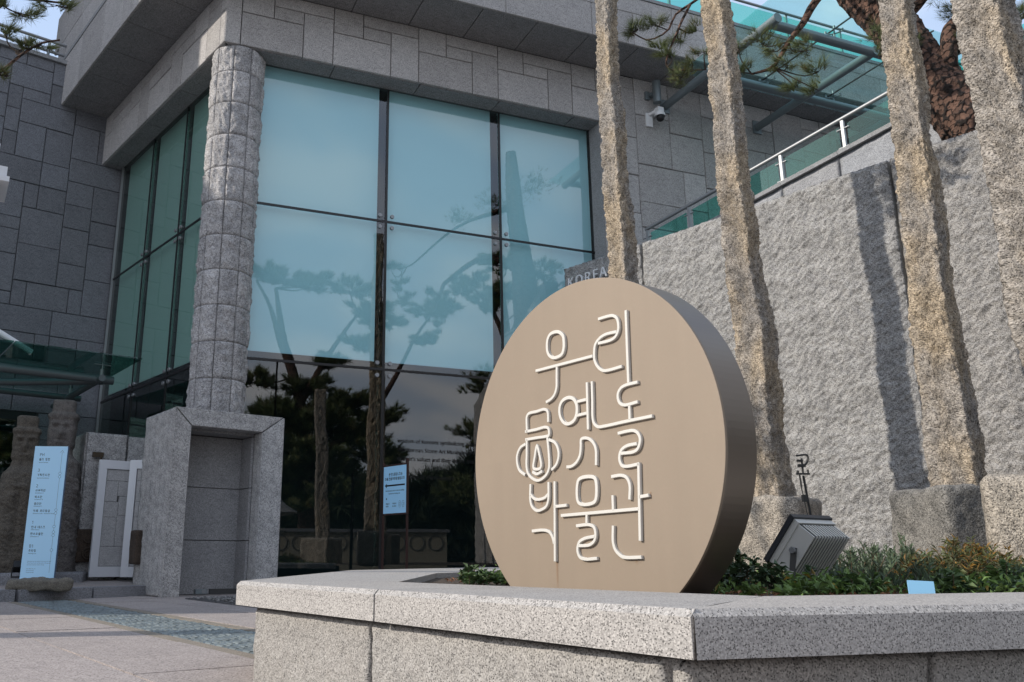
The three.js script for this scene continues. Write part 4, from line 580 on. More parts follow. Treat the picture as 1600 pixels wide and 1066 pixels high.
function hangul(c, text, x, y, size) {   // c: 2d context with strokeStyle and lineWidth set; y is the top
  const line = (pts, X, Y, W, H) => { c.beginPath(); pts.forEach(([a, b], i) => c[i ? 'lineTo' : 'moveTo'](X + a * W, Y + b * H)); c.stroke(); };
  const cons = (k, X, Y, W, H) => { if (!k) return; if (k.length === 2) { for (const i of [0, 1]) for (const l of JAMO.b[k[i]]) line(l, X + i * W * 0.52, Y, W * 0.46, H); } else for (const l of JAMO.b[k]) line(l, X, Y, W, H); };
  for (const ch of text) {
    const k = ch.codePointAt(0) - 0xac00;
    if (k < 0 || k > 11171) { c.fillText(ch, x, y + size * 0.86); x += c.measureText(ch).width + size * 0.05; continue; }
    const F = JAMO.fin[k % 28], V = Math.floor(k / 28) % 21, I = JAMO.ini[Math.floor(k / 588)], h = F ? 0.58 : 0.94, S = size, top = y + S * 0.03, vv = (kind, X) => { const [, d, two] = kind; line([[X, top], [X, top + S * h]].map((p) => p), 0, 0, 1, 1); if (d) { const e = X + Math.sign(d) * S * 0.16; for (const f of Math.abs(d) > 1 ? [0.32, 0.62] : [0.47]) line([[X, top + S * h * f], [e, top + S * h * f]], 0, 0, 1, 1); } if (two) line([[X + S * 0.16, top], [X + S * 0.16, top + S * h]], 0, 0, 1, 1); };
    if (JAMO.vert[V]) { cons(I, x + S * 0.06, top + S * 0.06 * h, S * 0.42, S * h * 0.82); vv(JAMO.vert[V], x + S * 0.68); }
    else {
      const base = V >= 18 ? 18 : V >= 13 && V < 17 ? 13 : V === 17 ? 17 : V >= 8 && V < 12 ? 8 : 12, mixed = [9, 10, 11, 14, 15, 16, 19].includes(V), w = mixed ? 0.56 : 0.9, yb = top + S * h * (base === 8 || base === 12 || base === 18 ? 0.86 : 0.66);
      cons(I, x + S * (mixed ? 0.06 : 0.2), top + S * 0.03, S * (mixed ? 0.42 : 0.55), S * h * 0.48); line([[x + S * 0.02, yb], [x + S * w, yb]], 0, 0, 1, 1);
      const ticks = base === 8 ? [[0.5, -1]] : base === 12 ? [[0.35, -1], [0.65, -1]] : base === 13 ? [[0.5, 1]] : base === 17 ? [[0.35, 1], [0.65, 1]] : []; for (const [f, d] of ticks) line([[x + S * w * f, yb], [x + S * w * f, yb + d * S * h * 0.26]], 0, 0, 1, 1);
      if (mixed) vv({ 9: ['v', 1], 10: ['v', 1, 2], 11: ['v', 0], 14: ['v', -1], 15: ['v', -1, 2], 16: ['v', 0], 19: ['v', 0] }[V], x + S * 0.74);
    }
    if (F) cons(F, x + S * 0.16, top + S * 0.66, S * 0.66, S * 0.3); x += S * 1.04;
  }
}
function board(W, H, draw) { const cv = document.createElement('canvas'); cv.width = W; cv.height = H; const c = cv.getContext('2d'); draw(c); const t = new THREE.CanvasTexture(cv); t.colorSpace = THREE.SRGBColorSpace; return t; }
const BLUE = '#b3def9';
{ // directory board
  const t = thing('directory_board', 'tall light blue floor directory board beside the entrance wall', 'directory board', [-5.38, 0.2, -12.06], 88);
  const W = 512, H = 2048, map = board(W, H, (c) => {
    c.fillStyle = BLUE; c.fillRect(0, 0, W, H); c.fillStyle = c.strokeStyle = '#16222c'; c.lineCap = 'round';
    const big = (s, y) => { c.font = '62px sans-serif'; c.fillText(s, 84, y + 54); }, ko = (s, y) => { c.lineWidth = 4.5; hangul(c, s, 84, y, 38); }, en = (s, y) => { c.font = '24px sans-serif'; c.fillText(s, 84, y + 22); };
    big('PH', 100); ko('돌의 정원', 184); en('Stone Garden', 238); big('3', 340); ko('기획전시관', 424); en('Special Exhibition', 478); big('2', 580); ko('사부작관', 660); en('Exhibition A', 706); ko('벅수관', 760); en('Exhibition B', 804); ko('동자관', 862); en('Exhibition C', 906); ko('카페 · 뮤지엄샵', 968); en('Museum Cafe / Museum Shop', 1014);
    big('1', 1130); ko('안내 데스크', 1212); en('Information', 1256); ko('환수유물관', 1312); en('Exhibition D', 1358); big('B1', 1480); ko('주차장', 1560); en('Parking Lot', 1606);
    c.font = '17px sans-serif'; ['Opening hours are posted at the entrance desk', 'Please keep to the marked paths of the garden', 'Last entry one hour before closing'].forEach((s, i) => c.fillText(s, 84, 1740 + i * 26)); ['Tue, Wed, Thu, Fri', 'Sat and Sunday', 'Closed Monday'].forEach((s, i) => c.fillText(s, 84, 1850 + i * 26));
    c.lineWidth = 3; c.beginPath(); c.moveTo(432, 90); c.lineTo(432, 1900); c.stroke(); c.fillStyle = BLUE; for (const y of [420, 470, 975, 1022, 1222, 1305, 1352, 1570]) { c.beginPath(); c.arc(432, y, 20, 0, 6.3); c.fill(); c.stroke(); } c.beginPath(); c.moveTo(404, 100); c.lineTo(432, 62); c.lineTo(460, 100); c.stroke(); c.beginPath(); c.moveTo(0, 2016); c.lineTo(512, 2016); c.stroke();
  });
  const g = new THREE.BoxGeometry(0.46, 1.87, 0.05).translate(0, 0.935, 0), side = flat([0.1, 0.16, 0.27], 0.5);
  add(t, 'board', g, [side, side, side, side, new THREE.MeshStandardMaterial({ map, roughness: 0.35 }), side]);
  add(t, 'foot_plate', box(0.5, 0.02, 0.14, 0, -0.02, 0), M.paintSteel);
}
{ // notice stand before the glass
  const t = thing('notice_stand', 'light blue notice with a black arrow in a dark frame on two legs', 'notice stand', [-0.724, 0.02, -13.44], HB);
  const map = board(512, 640, (c) => {
    c.fillStyle = '#a4d6f6'; c.fillRect(0, 0, 512, 640); c.fillStyle = c.strokeStyle = '#1c1013'; c.lineCap = 'round'; c.lineWidth = 6; hangul(c, '본 안내데스크는', 118, 92, 42); hangul(c, '다음 건물 주차장 옆입니다', 30, 152, 38);
    c.beginPath(); c.moveTo(30, 262); c.lineTo(74, 232); c.lineTo(74, 252); c.lineTo(480, 252); c.lineTo(480, 274); c.lineTo(74, 274); c.lineTo(74, 294); c.fill();
    c.font = 'bold 27px sans-serif'; c.fillText('The information desk is in the next building', 46, 344, 420); c.font = 'bold 24px sans-serif'; c.fillText('beside the Parking Lot', 118, 382); c.fillRect(62, 432, 20, 22); c.lineWidth = 3; for (const x of [60, 210]) { hangul(c, x < 100 ? '관람시간' : '주차안내', x, 500, 20); hangul(c, x < 100 ? '문의처' : '버스안내', x, 534, 20); } for (const x of [372, 446]) { c.beginPath(); c.ellipse(x, 520, 26, 44, 0, 0, 6.3); c.stroke(); c.beginPath(); c.arc(x, 505, 6, 0, 6.3); c.arc(x, 535, 7, 0, 6.3); c.stroke(); }
  });
  const dk = flat([0.035, 0.014, 0.012], 0.5);
  add(t, 'notice', new THREE.BoxGeometry(0.58, 0.72, 0.008).translate(0.31, 1.55, 0.008), [dk, dk, dk, dk, new THREE.MeshStandardMaterial({ map, roughness: 0.3 }), dk]);
  add(t, 'frame', [box(0.025, 0.82, 0.03, 0.005, 1.16, 0), box(0.025, 0.84, 0.03, 0.615, 1.16, 0), box(0.6, 0.022, 0.03, 0.31, 1.165, 0), box(0.6, 0.022, 0.03, 0.31, 1.915, 0)], dk);
  for (const x of [0.005, 0.615]) { add(t, 'leg', box(0.025, 1.15, 0.03, x, 0, 0), dk); add(t, 'foot', box(0.04, 0.02, 0.3, x, 0, 0), dk); }
}
// ---------------------------------------------------------------- entrance on the left
{
  const g = thing('gate_wall', 'grey hewn stone gate wall beside the open white gate', 'stone wall', PED, HP), hewn = (w, h, s) => rough(w, h, Math.round(w / 0.04), Math.round(h / 0.04), (x, y) => 0.014 * fbm(x * 3 + s, y * 3, s, 4) + 0.009 * Math.abs(n3(x * 8, y * 5 - x * 5, s)), 0.28);
  add(g, 'wall_stone', hewn(0.9, 2.5, 4).rotateY(-Math.PI / 2), M.pedestal[0], [-0.59, 0.05, -3.32]); add(g, 'wall_stone', hewn(0.66, 2.5, 7), M.pedestal[1], [-0.575, 0.05, -2.4]); add(g, 'wall_stone', hewn(0.7, 2.48, 9), M.pedestal[2], [0.095, 0.05, -2.4]);
  add(g, 'wall_core', box(1.3, 2.48, 0.8, 0.1, 0.04, -2.95), M.mortar);
  const panelStone = stone([0.66, 0.65, 0.65], tFine, 0.5, bFine, 0.4, 0.001);
  const leafOf = (name, label, pos, ry, flip) => {
    const t = thing('gate_leaf', label, 'gate', [0, 0, 0], HP, 'gate leaves'); const o = V3(PED).add(new THREE.Vector3(...pos).applyAxisAngle(new THREE.Vector3(0, 1, 0), (90 - HP) * D2R)); t.position.copy(o); t.rotation.y += ry;
    const W = 0.62, H = 1.84; add(t, 'frame', [box(0.12, H, 0.07, 0.06, 0, 0), box(0.12, H, 0.07, W - 0.06, 0, 0), box(W - 0.24, 0.16, 0.07, W / 2, 0, 0), box(W - 0.24, 0.14, 0.07, W / 2, H - 0.14, 0)], flat([0.74, 0.75, 0.78], 0.5));
    const cellsIn = [[0, 0, 1, 0.2], [0, 0.2, 0.6, 0.3], [0.6, 0.2, 0.4, 0.32], [0, 0.5, 0.62, 0.16], [0, 0.66, 0.55, 0.22], [0.62, 0.52, 0.38, 0.2], [0.55, 0.72, 0.45, 0.16], [0, 0.88, 1, 0.12]];
    for (const [x, y, w, h] of cellsIn) add(t, 'stone_panel', slab(0.125 + x * 0.37 + 0.002, 0.165 + y * 1.53 + 0.002, w * 0.37 - 0.004, h * 1.53 - 0.004, -0.01, 0.025, 0.004), panelStone);
    add(t, 'panel_back', box(0.38, 1.54, 0.01, W / 2, 0.16, -0.016), M.mortar);
    if (!flip) add(t, 'handle', [box(0.03, 0.5, 0.03, W - 0.05, 0.95, 0.09), box(0.02, 0.02, 0.06, W - 0.05, 1.02, 0.06), box(0.02, 0.02, 0.06, W - 0.05, 1.36, 0.06)], M.white);
    else add(t, 'foot_pin', rod([W - 0.2, -0.14, 0], [W - 0.2, 0.02, 0], 0.012), M.steel);
  };
  leafOf('gate_leaf', 'white framed gate leaf with stone panels, open against the gate wall', [-0.42, 0.24, -2.12], 0, false);
  leafOf('gate_leaf', 'narrow white gate leaf turned towards the column pedestal', [0.02, 0.24, -1.9], -0.72, true);
  const brown = stone([0.105, 0.075, 0.055], tRock, 0.4, bHewn, 0.25, 0.015);
  const b1 = thing('gate_hinge_block', 'square dark brown carved block on the corner of the gate wall', 'carved block', PED, HP);
  add(b1, 'block', rockBox(0.46, 0.52, 0.3, 0.03, 0.02, 0.006, 5).translate(-0.5, 0.46, -2.45), brown); add(b1, 'carving', [new THREE.TorusGeometry(0.085, 0.012, 6, 24).translate(-0.42, 0.6, -2.285), new THREE.TorusGeometry(0.045, 0.01, 6, 20).translate(-0.42, 0.6, -2.285), new THREE.TorusGeometry(0.1, 0.012, 6, 18, 2.4).rotateZ(3.6).translate(-0.42, 0.86, -2.285), rod([-0.62, 0.48, -2.29], [-0.62, 0.96, -2.29], 0.012, 6)].map((q) => boxUV(q)), brown);
  const b2 = thing('gate_hinge_block', 'narrow dark brown block on the side of the column pedestal', 'carved block', PED, HP); add(b2, 'block', rockBox(0.13, 0.5, 0.3, 0.03, 0.02, 0.006, 8).translate(-0.03, 0.44, -1.1), brown);
  const h = thing('gate_latch', 'small brown metal latch on the gate wall above the gate leaf', 'latch', PED, HP); add(h, 'latch_plate', [box(0.17, 0.08, 0.06, -0.4, 2.14, -2.33), rod([-0.36, 2.06, -2.28], [-0.36, 2.15, -2.28], 0.014)].map((q) => boxUV(q)), flat([0.07, 0.05, 0.03], 0.5, 0.4));
  const s = thing('stone_slab', 'weathered flat stone lying on the kerb before the directory board', 'stone slab', [-5.06, 0.125, -11.42], 66); add(s, 'slab', rockBox(0.78, 0.14, 0.36, 0.03, 0.05, 0.02, 31), stone([0.3, 0.27, 0.22], tRock, 0.3, bHewn, 0.2, 0.02));
  const u = thing('uplight', 'small grey uplight on the ground in the pedestal niche', 'uplight', PED, HP); add(u, 'lamp_body', box(0.17, 0.07, 0.08, 0.72, 0.02, -0.34), M.paintSteel); add(u, 'lamp_glass', box(0.06, 0.055, 0.005, 0.76, 0.03, -0.297), M.steel);
  const k = thing('spotlight', 'small black spotlight on the ground beside the stone figure', 'spotlight', [-5.78, 0.26, -12.3], 60); add(k, 'lamp_head', boxUV(new THREE.BoxGeometry(0.12, 0.1, 0.14).rotateX(-0.6).translate(0, 0.15, 0)), M.black); add(k, 'stand', [box(0.14, 0.02, 0.1), box(0.015, 0.14, 0.03, -0.068, 0, 0), box(0.015, 0.14, 0.03, 0.068, 0, 0)], M.black);
}
{ // stone figures
  const fig = (label, pos, heading, k, mat, sd) => {
    const t = thing('stone_figure', label, 'stone figure', pos, heading, undefined), NA = 72, NH = 150, H = 2.32, p = [], uv = [], idx = [];
    const prof = [[0, 0.34], [0.5, 0.33], [1.2, 0.29], [1.45, 0.26], [1.56, 0.165], [1.64, 0.15], [1.68, 0.17], [1.85, 0.18], [2.04, 0.18], [2.07, 0.2], [2.12, 0.195], [2.14, 0.15], [2.3, 0.15], [2.32, 0.12]];
    for (let j = 0; j <= NH; j++) { const y = j / NH * H; let i0 = 0; while (i0 < prof.length - 2 && prof[i0 + 1][0] < y) i0++; const [ya, ra] = prof[i0], [yb, rb] = prof[i0 + 1], r0 = lerp(ra, rb, clamp((y - ya) / (yb - ya), 0, 1));
      for (let i = 0; i <= NA; i++) { const a = (i % NA) / NA * 6.28319, ca = Math.cos(a), sa = Math.sin(a), e = 4, r = r0 / Math.pow(Math.abs(ca) ** e + Math.abs(sa) ** e, 1 / e); let X = ca * r, Z = sa * r * 0.85;
        if (sa > 0.3) { const g = (cx, cy, sx, sy) => Math.exp(-(((X - cx) / sx) ** 2) - ((y - cy) / sy) ** 2); Z += 0.055 * g(0, 1.86, 0.03, 0.07) - 0.03 * (g(-0.07, 1.93, 0.035, 0.022) + g(0.07, 1.93, 0.035, 0.022)) + 0.025 * (g(-0.075, 1.985, 0.06, 0.02) + g(0.075, 1.985, 0.06, 0.02)) - 0.025 * g(0, 1.755, 0.06, 0.012) + 0.02 * g(0, 1.725, 0.05, 0.02) + 0.03 * g(0, 1.25, 0.2, 0.05) + 0.03 * (g(-0.1, 1.1, 0.05, 0.12) + g(0.1, 1.1, 0.05, 0.12)) - 0.02 * g(0, 0.9, 0.012, 0.35); }
        const d = 0.02 * fbm(X * 3 + sd, y * 3, Z * 3, 4) + 0.008 * n3(X * 16, y * 16 + sd, Z * 16); p.push((X * (1 + d / 0.2)) * k, y * k, (Z * (1 + d / 0.2)) * k); uv.push(i / NA * 1.8, y); } }
    for (let j = 0; j < NH; j++) for (let i = 0; i < NA; i++) { const q = j * (NA + 1) + i, b = q + NA + 1; idx.push(q, b, b + 1, q, b + 1, q + 1); } const c = p.length / 3; p.push(0, H * k, 0); uv.push(0.5, 0.5); for (let i = 0; i < NA; i++) idx.push(NH * (NA + 1) + i, c, NH * (NA + 1) + i + 1);
    const g = new THREE.BufferGeometry(); g.setAttribute('position', new THREE.Float32BufferAttribute(p, 3)); g.setAttribute('uv', new THREE.Float32BufferAttribute(uv, 2)); g.setIndex(idx); g.computeVertexNormals(); add(t, 'figure', g, mat);
    add(t, 'plinth', rockBox(1.0 * k, 0.24, 0.8 * k, 0.05, 0.02, 0.006, sd).translate(0, -0.22, 0), M.kerb);
  };
  fig('tall dark stone figure with carved face and square hat, left of the board', [-6.12, 0.3, -12.8], 65, 1.0, stone([0.15, 0.13, 0.105], tRock, 0.5, bHewn, 0.3, 0.015), 2);
  fig('paler pitted stone figure showing its head above the directory board', [-6.0, 0.3, -13.75], 75, 1.18, stone([0.3, 0.27, 0.25], tRock, 0.35, bHewn, 0.22, 0.03), 9);
}
{ // canopy on the left, white post at the frame edge
  const c = thing('entrance_canopy', 'dark teal glass canopy with grey tubes over the entrance at left', 'glass canopy', [-4.88, 3.8, -14.0], HD);
  for (let k = 0; k < 3; k++) add(c, 'glass_pane', box(1.98, 0.02, 4.1, -1.0 - k * 2, 0, -2.05), M.entryGlass);
  add(c, 'long_tube', rod([-7, -0.28, -0.75], [-0.25, -0.28, -0.75], 0.075, 12), M.entryTube); add(c, 'long_tube', rod([-7, -0.28, -2.9], [-0.25, -0.28, -2.9], 0.06, 12), M.entryTube); add(c, 'long_tube', tube([[-7, -0.32, -1.6], [-2.6, -0.42, -1.7], [-1.9, -0.38, -1.5], [-0.4, -0.3, -0.8]], 0.06, 8), M.entryTube);
  for (const x of [-0.5, -2.4, -4.4]) add(c, 'cross_tube', rod([x, -0.3, -4.0], [x, -0.3, -0.5], 0.06, 10), M.entryTube);
  for (const x of [-0.45, -2.4, -4.4]) for (const z of [-0.75, -2.9]) add(c, 'spider_bracket', [rod([x, -0.24, z], [x, -0.1, z], 0.035, 10), rod([x - 0.14, -0.02, z], [x + 0.14, -0.02, z], 0.012, 6), rod([x, -0.1, z], [x, 0, z], 0.015, 6)], M.steel);
  add(c, 'tie_rod', rod([-1.6, 0.03, -0.75], [-4.6, 1.55, -0.75], 0.05, 10), M.white); add(c, 'tie_rod', rod([-2.5, 0.03, -2.0], [-5.0, 1.3, -2.0], 0.035, 10), M.entryTube);
  const w = thing('white_post', 'white rendered gate post with a flat cap at the left edge', 'gate post', [-5.06, 0, -8.65], 60); add(w, 'shaft', box(0.5, 4.52, 0.5), flat([0.72, 0.73, 0.75], 0.85)); add(w, 'cap', [box(0.66, 0.06, 0.66, 0, 4.52, 0), box(0.6, 0.12, 0.6, 0, 4.58, 0), box(0.4, 0.3, 0.4, 0, 4.7, 0)], flat([0.72, 0.73, 0.75], 0.85));
}
// ---------------------------------------------------------------- pines
const tBark = (() => { const c0 = cells(71, 14), c = c0, m = latticeNoise(72, 40); return [tex(512, (u, v) => { const w = m(u * 40, v * 40), [a, d] = c(u * 14 + w * 0.5, v * 14 + w * 0.4), k = (1 - sstep(d, 0.38, 0.66)) * (0.45 + 0.55 * a) * (0.7 + 0.5 * w); return [0.08 + 0.9 * k, 0.07 + 0.66 * k, 0.065 + 0.55 * k]; }), tex(512, (u, v) => { const w = m(u * 40, v * 40), [a, d] = c(u * 14 + w * 0.5, v * 14 + w * 0.4), k = (1 - sstep(d, 0.3, 0.75)) * (0.5 + 0.5 * a) + 0.15 * w; return [k, k, k]; }, false)]; })();
const bark = stone([0.16, 0.12, 0.1], tBark[0], 1.1, tBark[1], 1.1, 0.05, 0.95), barkDark = stone([0.1, 0.07, 0.055], tRock, 0.3, bHewn, 0.3, 0.03, 0.95);
const needleMat = new THREE.MeshStandardMaterial({ color: new THREE.Color().setRGB(0.11, 0.135, 0.05), roughness: 0.6, side: THREE.DoubleSide });
const tuftGeo = (n, len, w, seed) => { const r = rng(seed), pos = []; for (let i = 0; i < n; i++) { const a = r() * 6.283, e = 0.15 + r() * 1.35, l = len * (0.7 + 0.5 * r()), d = [Math.cos(a) * Math.cos(e), Math.sin(e), Math.sin(a) * Math.cos(e)], s = [-Math.sin(a) * w, 0, Math.cos(a) * w]; pos.push(-s[0], 0, -s[2], s[0], 0, s[2], d[0] * l, d[1] * l, d[2] * l); } const g = new THREE.BufferGeometry(); g.setAttribute('position', new THREE.Float32BufferAttribute(pos, 3)); g.computeVertexNormals(); return g; };
function pine(label, trunk, radii, boughs, pads, o = {}) {
  const t = thing('pine_tree', label, 'pine tree'), r = rng(o.seed ?? 5), rows = o.rows ?? 10;
  add(t, 'trunk', limb(trunk, radii, o.seg ?? 14, o.rough ?? 0.16, o.seed, rows), o.bark ?? bark);
  for (const [pts, ra] of boughs) add(t, 'bough', limb(pts, ra, 9, 0.14, 3, 6), o.boughBark ?? bark);
  const ends = [], twigs = [], joints = [...boughs.flatMap(([p]) => p), ...trunk].map(V3), up = new THREE.Vector3(0, 1, 0);
  for (const [c, rad, flatn, n] of pads) {
    const C = V3(c); let best = joints[0]; for (const j of joints) if (j.distanceTo(C) < best.distanceTo(C)) best = j;
    const mid = best.clone().lerp(C, 0.6).add(new THREE.Vector3((r() - 0.5) * 0.2, -rad * 0.15, (r() - 0.5) * 0.2));
    twigs.push(limb([best.toArray(), mid.toArray(), C.toArray()], [o.twig * 1.8, o.twig * 1.2, o.twig], 5, 0, 0, 3));
    const sub_ = Math.max(3, Math.round(n / 9));
    for (let k = 0; k < sub_; k++) {
      const a = r() * 6.283, d = Math.sqrt(r()), E = C.clone().add(new THREE.Vector3(Math.cos(a) * d * rad, (r() - 0.35) * rad * flatn, Math.sin(a) * d * rad));
      twigs.push(limb([C.clone().lerp(mid, r() * 0.5).toArray(), C.clone().lerp(E, 0.55).add(new THREE.Vector3(0, -0.05 * rad, 0)).toArray(), E.toArray()], [o.twig * 0.7, o.twig * 0.5, o.twig * 0.3], 4, 0, 0, 2));
      for (let i = 0; i < 9; i++) ends.push([E.clone().lerp(C, 0.5 * r() * (i ? 1 : 0)).add(new THREE.Vector3((r() - 0.5), (r() - 0.5) * 0.6, (r() - 0.5)).multiplyScalar(rad * (o.spread ?? 0.22))), E.clone().sub(C).setY(rad * 0.4).normalize()]);
    }
  }
  add(t, 'twigs', merged(twigs), barkDark).userData.kind = 'stuff';
  const im = new THREE.InstancedMesh(tuftGeo(o.needles ?? 26, o.len ?? 0.09, o.width ?? 0.0022, 4), needleMat, ends.length), m4 = new THREE.Matrix4(), q = new THREE.Quaternion(), cc = new THREE.Color();
  ends.forEach(([p, d], i) => { q.setFromUnitVectors(up, d.add(new THREE.Vector3((r() - 0.5) * 1.2, 0.3, (r() - 0.5) * 1.2)).normalize()); const s = 0.75 + r() * 0.5; m4.compose(p, q, new THREE.Vector3(s, s, s)); im.setMatrixAt(i, m4); const k = 0.6 + r() * 0.8, y = r() < 0.08 ? 1.5 : 1; im.setColorAt(i, cc.setRGB(k * y, k, k * 0.9)); });
  im.name = 'crown'; im.castShadow = true; tag(im, null, null, null, 'stuff'); t.add(im);
}
pine('old leaning pine with plated bark behind the granite wall', [[7.83, 3.69, -10.2], [7.62, 5.69, -10.39], [7.5, 6.16, -10.46], [7.26, 6.79, -10.64], [7, 7.51, -10.81], [6.83, 8.12, -10.92], [6.49, 8.84, -11.12], [6.09, 9.77, -11.33], [5.97, 11.31, -11.33]], [0.44, 0.42, 0.4, 0.36, 0.33, 0.28, 0.24, 0.2, 0.14],
  [[[[6.83, 8.12, -10.92], [6.18, 8.64, -10.2], [5.44, 7.97, -9.34], [5.05, 7.65, -9.57], [4.84, 7.31, -9.67], [4.68, 7.11, -9.75], [4.48, 6.8, -9.85], [4.24, 6.76, -9.95]], [0.12, 0.1, 0.075, 0.07, 0.06, 0.05, 0.032, 0.014]], [[[6.09, 9.77, -11.33], [4.74, 9.05, -10.51], [3.77, 7.95, -9.8], [3.49, 7.79, -9.91], [3.3, 7.67, -9.97], [3.19, 7.45, -10.01], [2.94, 7.36, -10.09], [2.75, 7.51, -10.14]], [0.1, 0.07, 0.035, 0.032, 0.028, 0.02, 0.014, 0.008]], [[[3.49, 7.79, -9.91], [3.3, 7.4, -9.89], [3.14, 6.88, -9.99], [3.46, 6.8, -9.92], [3.61, 6.78, -9.89]], [0.02, 0.016, 0.013, 0.01, 0.007]],
    [[[7, 7.51, -10.81], [6.75, 7.76, -10.51], [6.54, 7.62, -10.4], [6.28, 7.61, -10.3]], [0.14, 0.12, 0.08, 0.04]], [[[7.26, 6.79, -10.64], [7.21, 7.4, -10.4], [7.31, 7.81, -10.4], [7.73, 7.91, -10.2]], [0.13, 0.11, 0.09, 0.06]], [[[7.11, 7.19, -10.71], [7.52, 7.61, -10.3], [7.93, 7.55, -9.99]], [0.09, 0.07, 0.05]], [[[6.83, 8.12, -10.92], [7.21, 8.53, -10.51], [7.42, 8.94, -10.3]], [0.09, 0.06, 0.04]]],
  [[[2.8, 7.56, -10.14], 0.16, 0.6, 46], [[3.04, 7.59, -10.08], 0.16, 0.6, 40], [[3.34, 7.28, -9.96], 0.14, 0.7, 22], [[3.54, 7.37, -9.89], 0.12, 0.7, 20], [[3.19, 7.06, -10], 0.13, 0.6, 26], [[3.46, 6.87, -9.92], 0.18, 0.5, 36], [[3.3, 6.71, -9.97], 0.18, 0.5, 36], [[3.61, 7.04, -9.87], 0.12, 0.6, 18], [[3.07, 7.18, -10.04], 0.1, 0.6, 16],
    [[4.12, 7.18, -10], 0.2, 0.5, 48], [[4.1, 6.82, -10], 0.16, 0.5, 26], [[4.37, 7.24, -9.91], 0.2, 0.5, 44], [[4.65, 6.78, -9.77], 0.18, 0.6, 40], [[4.88, 6.92, -9.65], 0.2, 0.6, 44], [[4.96, 6.59, -9.62], 0.2, 0.5, 40], [[4.7, 6.44, -9.74], 0.14, 0.5, 26], [[4.93, 6.33, -9.63], 0.16, 0.5, 30], [[4.51, 7.05, -9.85], 0.14, 0.6, 24],
    [[6.23, 7.55, -10.3], 0.28, 0.5, 60], [[6.49, 7.3, -10.25], 0.25, 0.5, 44], [[6.13, 7.19, -10.25], 0.2, 0.5, 36], [[7.42, 7.97, -10.3], 0.3, 0.6, 70], [[7.73, 7.97, -10.2], 0.3, 0.6, 70], [[7.21, 8.43, -10.4], 0.35, 0.6, 80], [[7.62, 8.64, -10.3], 0.4, 0.6, 90], [[7.93, 7.61, -9.99], 0.25, 0.5, 50], [[7.42, 7.5, -10.3], 0.2, 0.5, 30], [[5.77, 9.87, -10.92], 0.6, 0.5, 120], [[6.8, 10.49, -11.33], 0.8, 0.5, 160], [[5.15, 9.46, -10.3], 0.5, 0.5, 90]],
  { seed: 5, twig: 0.0065, needles: 26, len: 0.15, width: 0.0017, spread: 0.75, seg: 72, rough: 0.1, rows: 26, plates: 1 });
pine('pine reaching in with thin boughs at the upper left corner', [[-6.4, 0, -5.6], [-6.2, 2.5, -5.8], [-5.9, 4.2, -6.0], [-6.2, 6.4, -6.1], [-6.0, 8.6, -6.2]], [0.22, 0.2, 0.17, 0.12, 0.06],
  [[[[-5.95, 4.1, -6.0], [-5.0, 4.5, -6.4], [-4.2, 4.62, -6.81], [-3.96, 4.9, -6.95], [-3.84, 5.11, -7.02], [-3.7, 5.28, -7.09], [-3.57, 5.36, -7.16]], [0.06, 0.05, 0.035, 0.028, 0.022, 0.014, 0.008]], [[[-6.1, 5.6, -6.0], [-5.0, 5.6, -6.4], [-4.3, 5.6, -6.75], [-4.03, 5.66, -6.91], [-3.75, 5.73, -7.07], [-3.55, 5.75, -7.14]], [0.06, 0.05, 0.03, 0.024, 0.016, 0.008]]],
  [[[-4.0, 5.55, -6.92], 0.18, 0.6, 60], [[-3.85, 5.5, -7.0], 0.14, 0.7, 40], [[-3.62, 5.7, -7.1], 0.16, 0.5, 46], [[-3.98, 5.3, -6.95], 0.1, 0.6, 18], [[-3.72, 5.27, -7.09], 0.09, 0.5, 26], [[-3.82, 5.2, -7.05], 0.08, 0.5, 18], [[-3.98, 4.85, -6.95], 0.1, 0.5, 18], [[-5.6, 6.6, -6.2], 0.7, 0.5, 120], [[-6.2, 8.4, -6.2], 0.8, 0.5, 150], [[-6.8, 7.0, -5.6], 0.8, 0.5, 120], [[-5.9, 9.2, -6.4], 0.6, 0.5, 100]],
  { seed: 8, twig: 0.006, needles: 24, len: 0.1, width: 0.0018, spread: 0.7 });
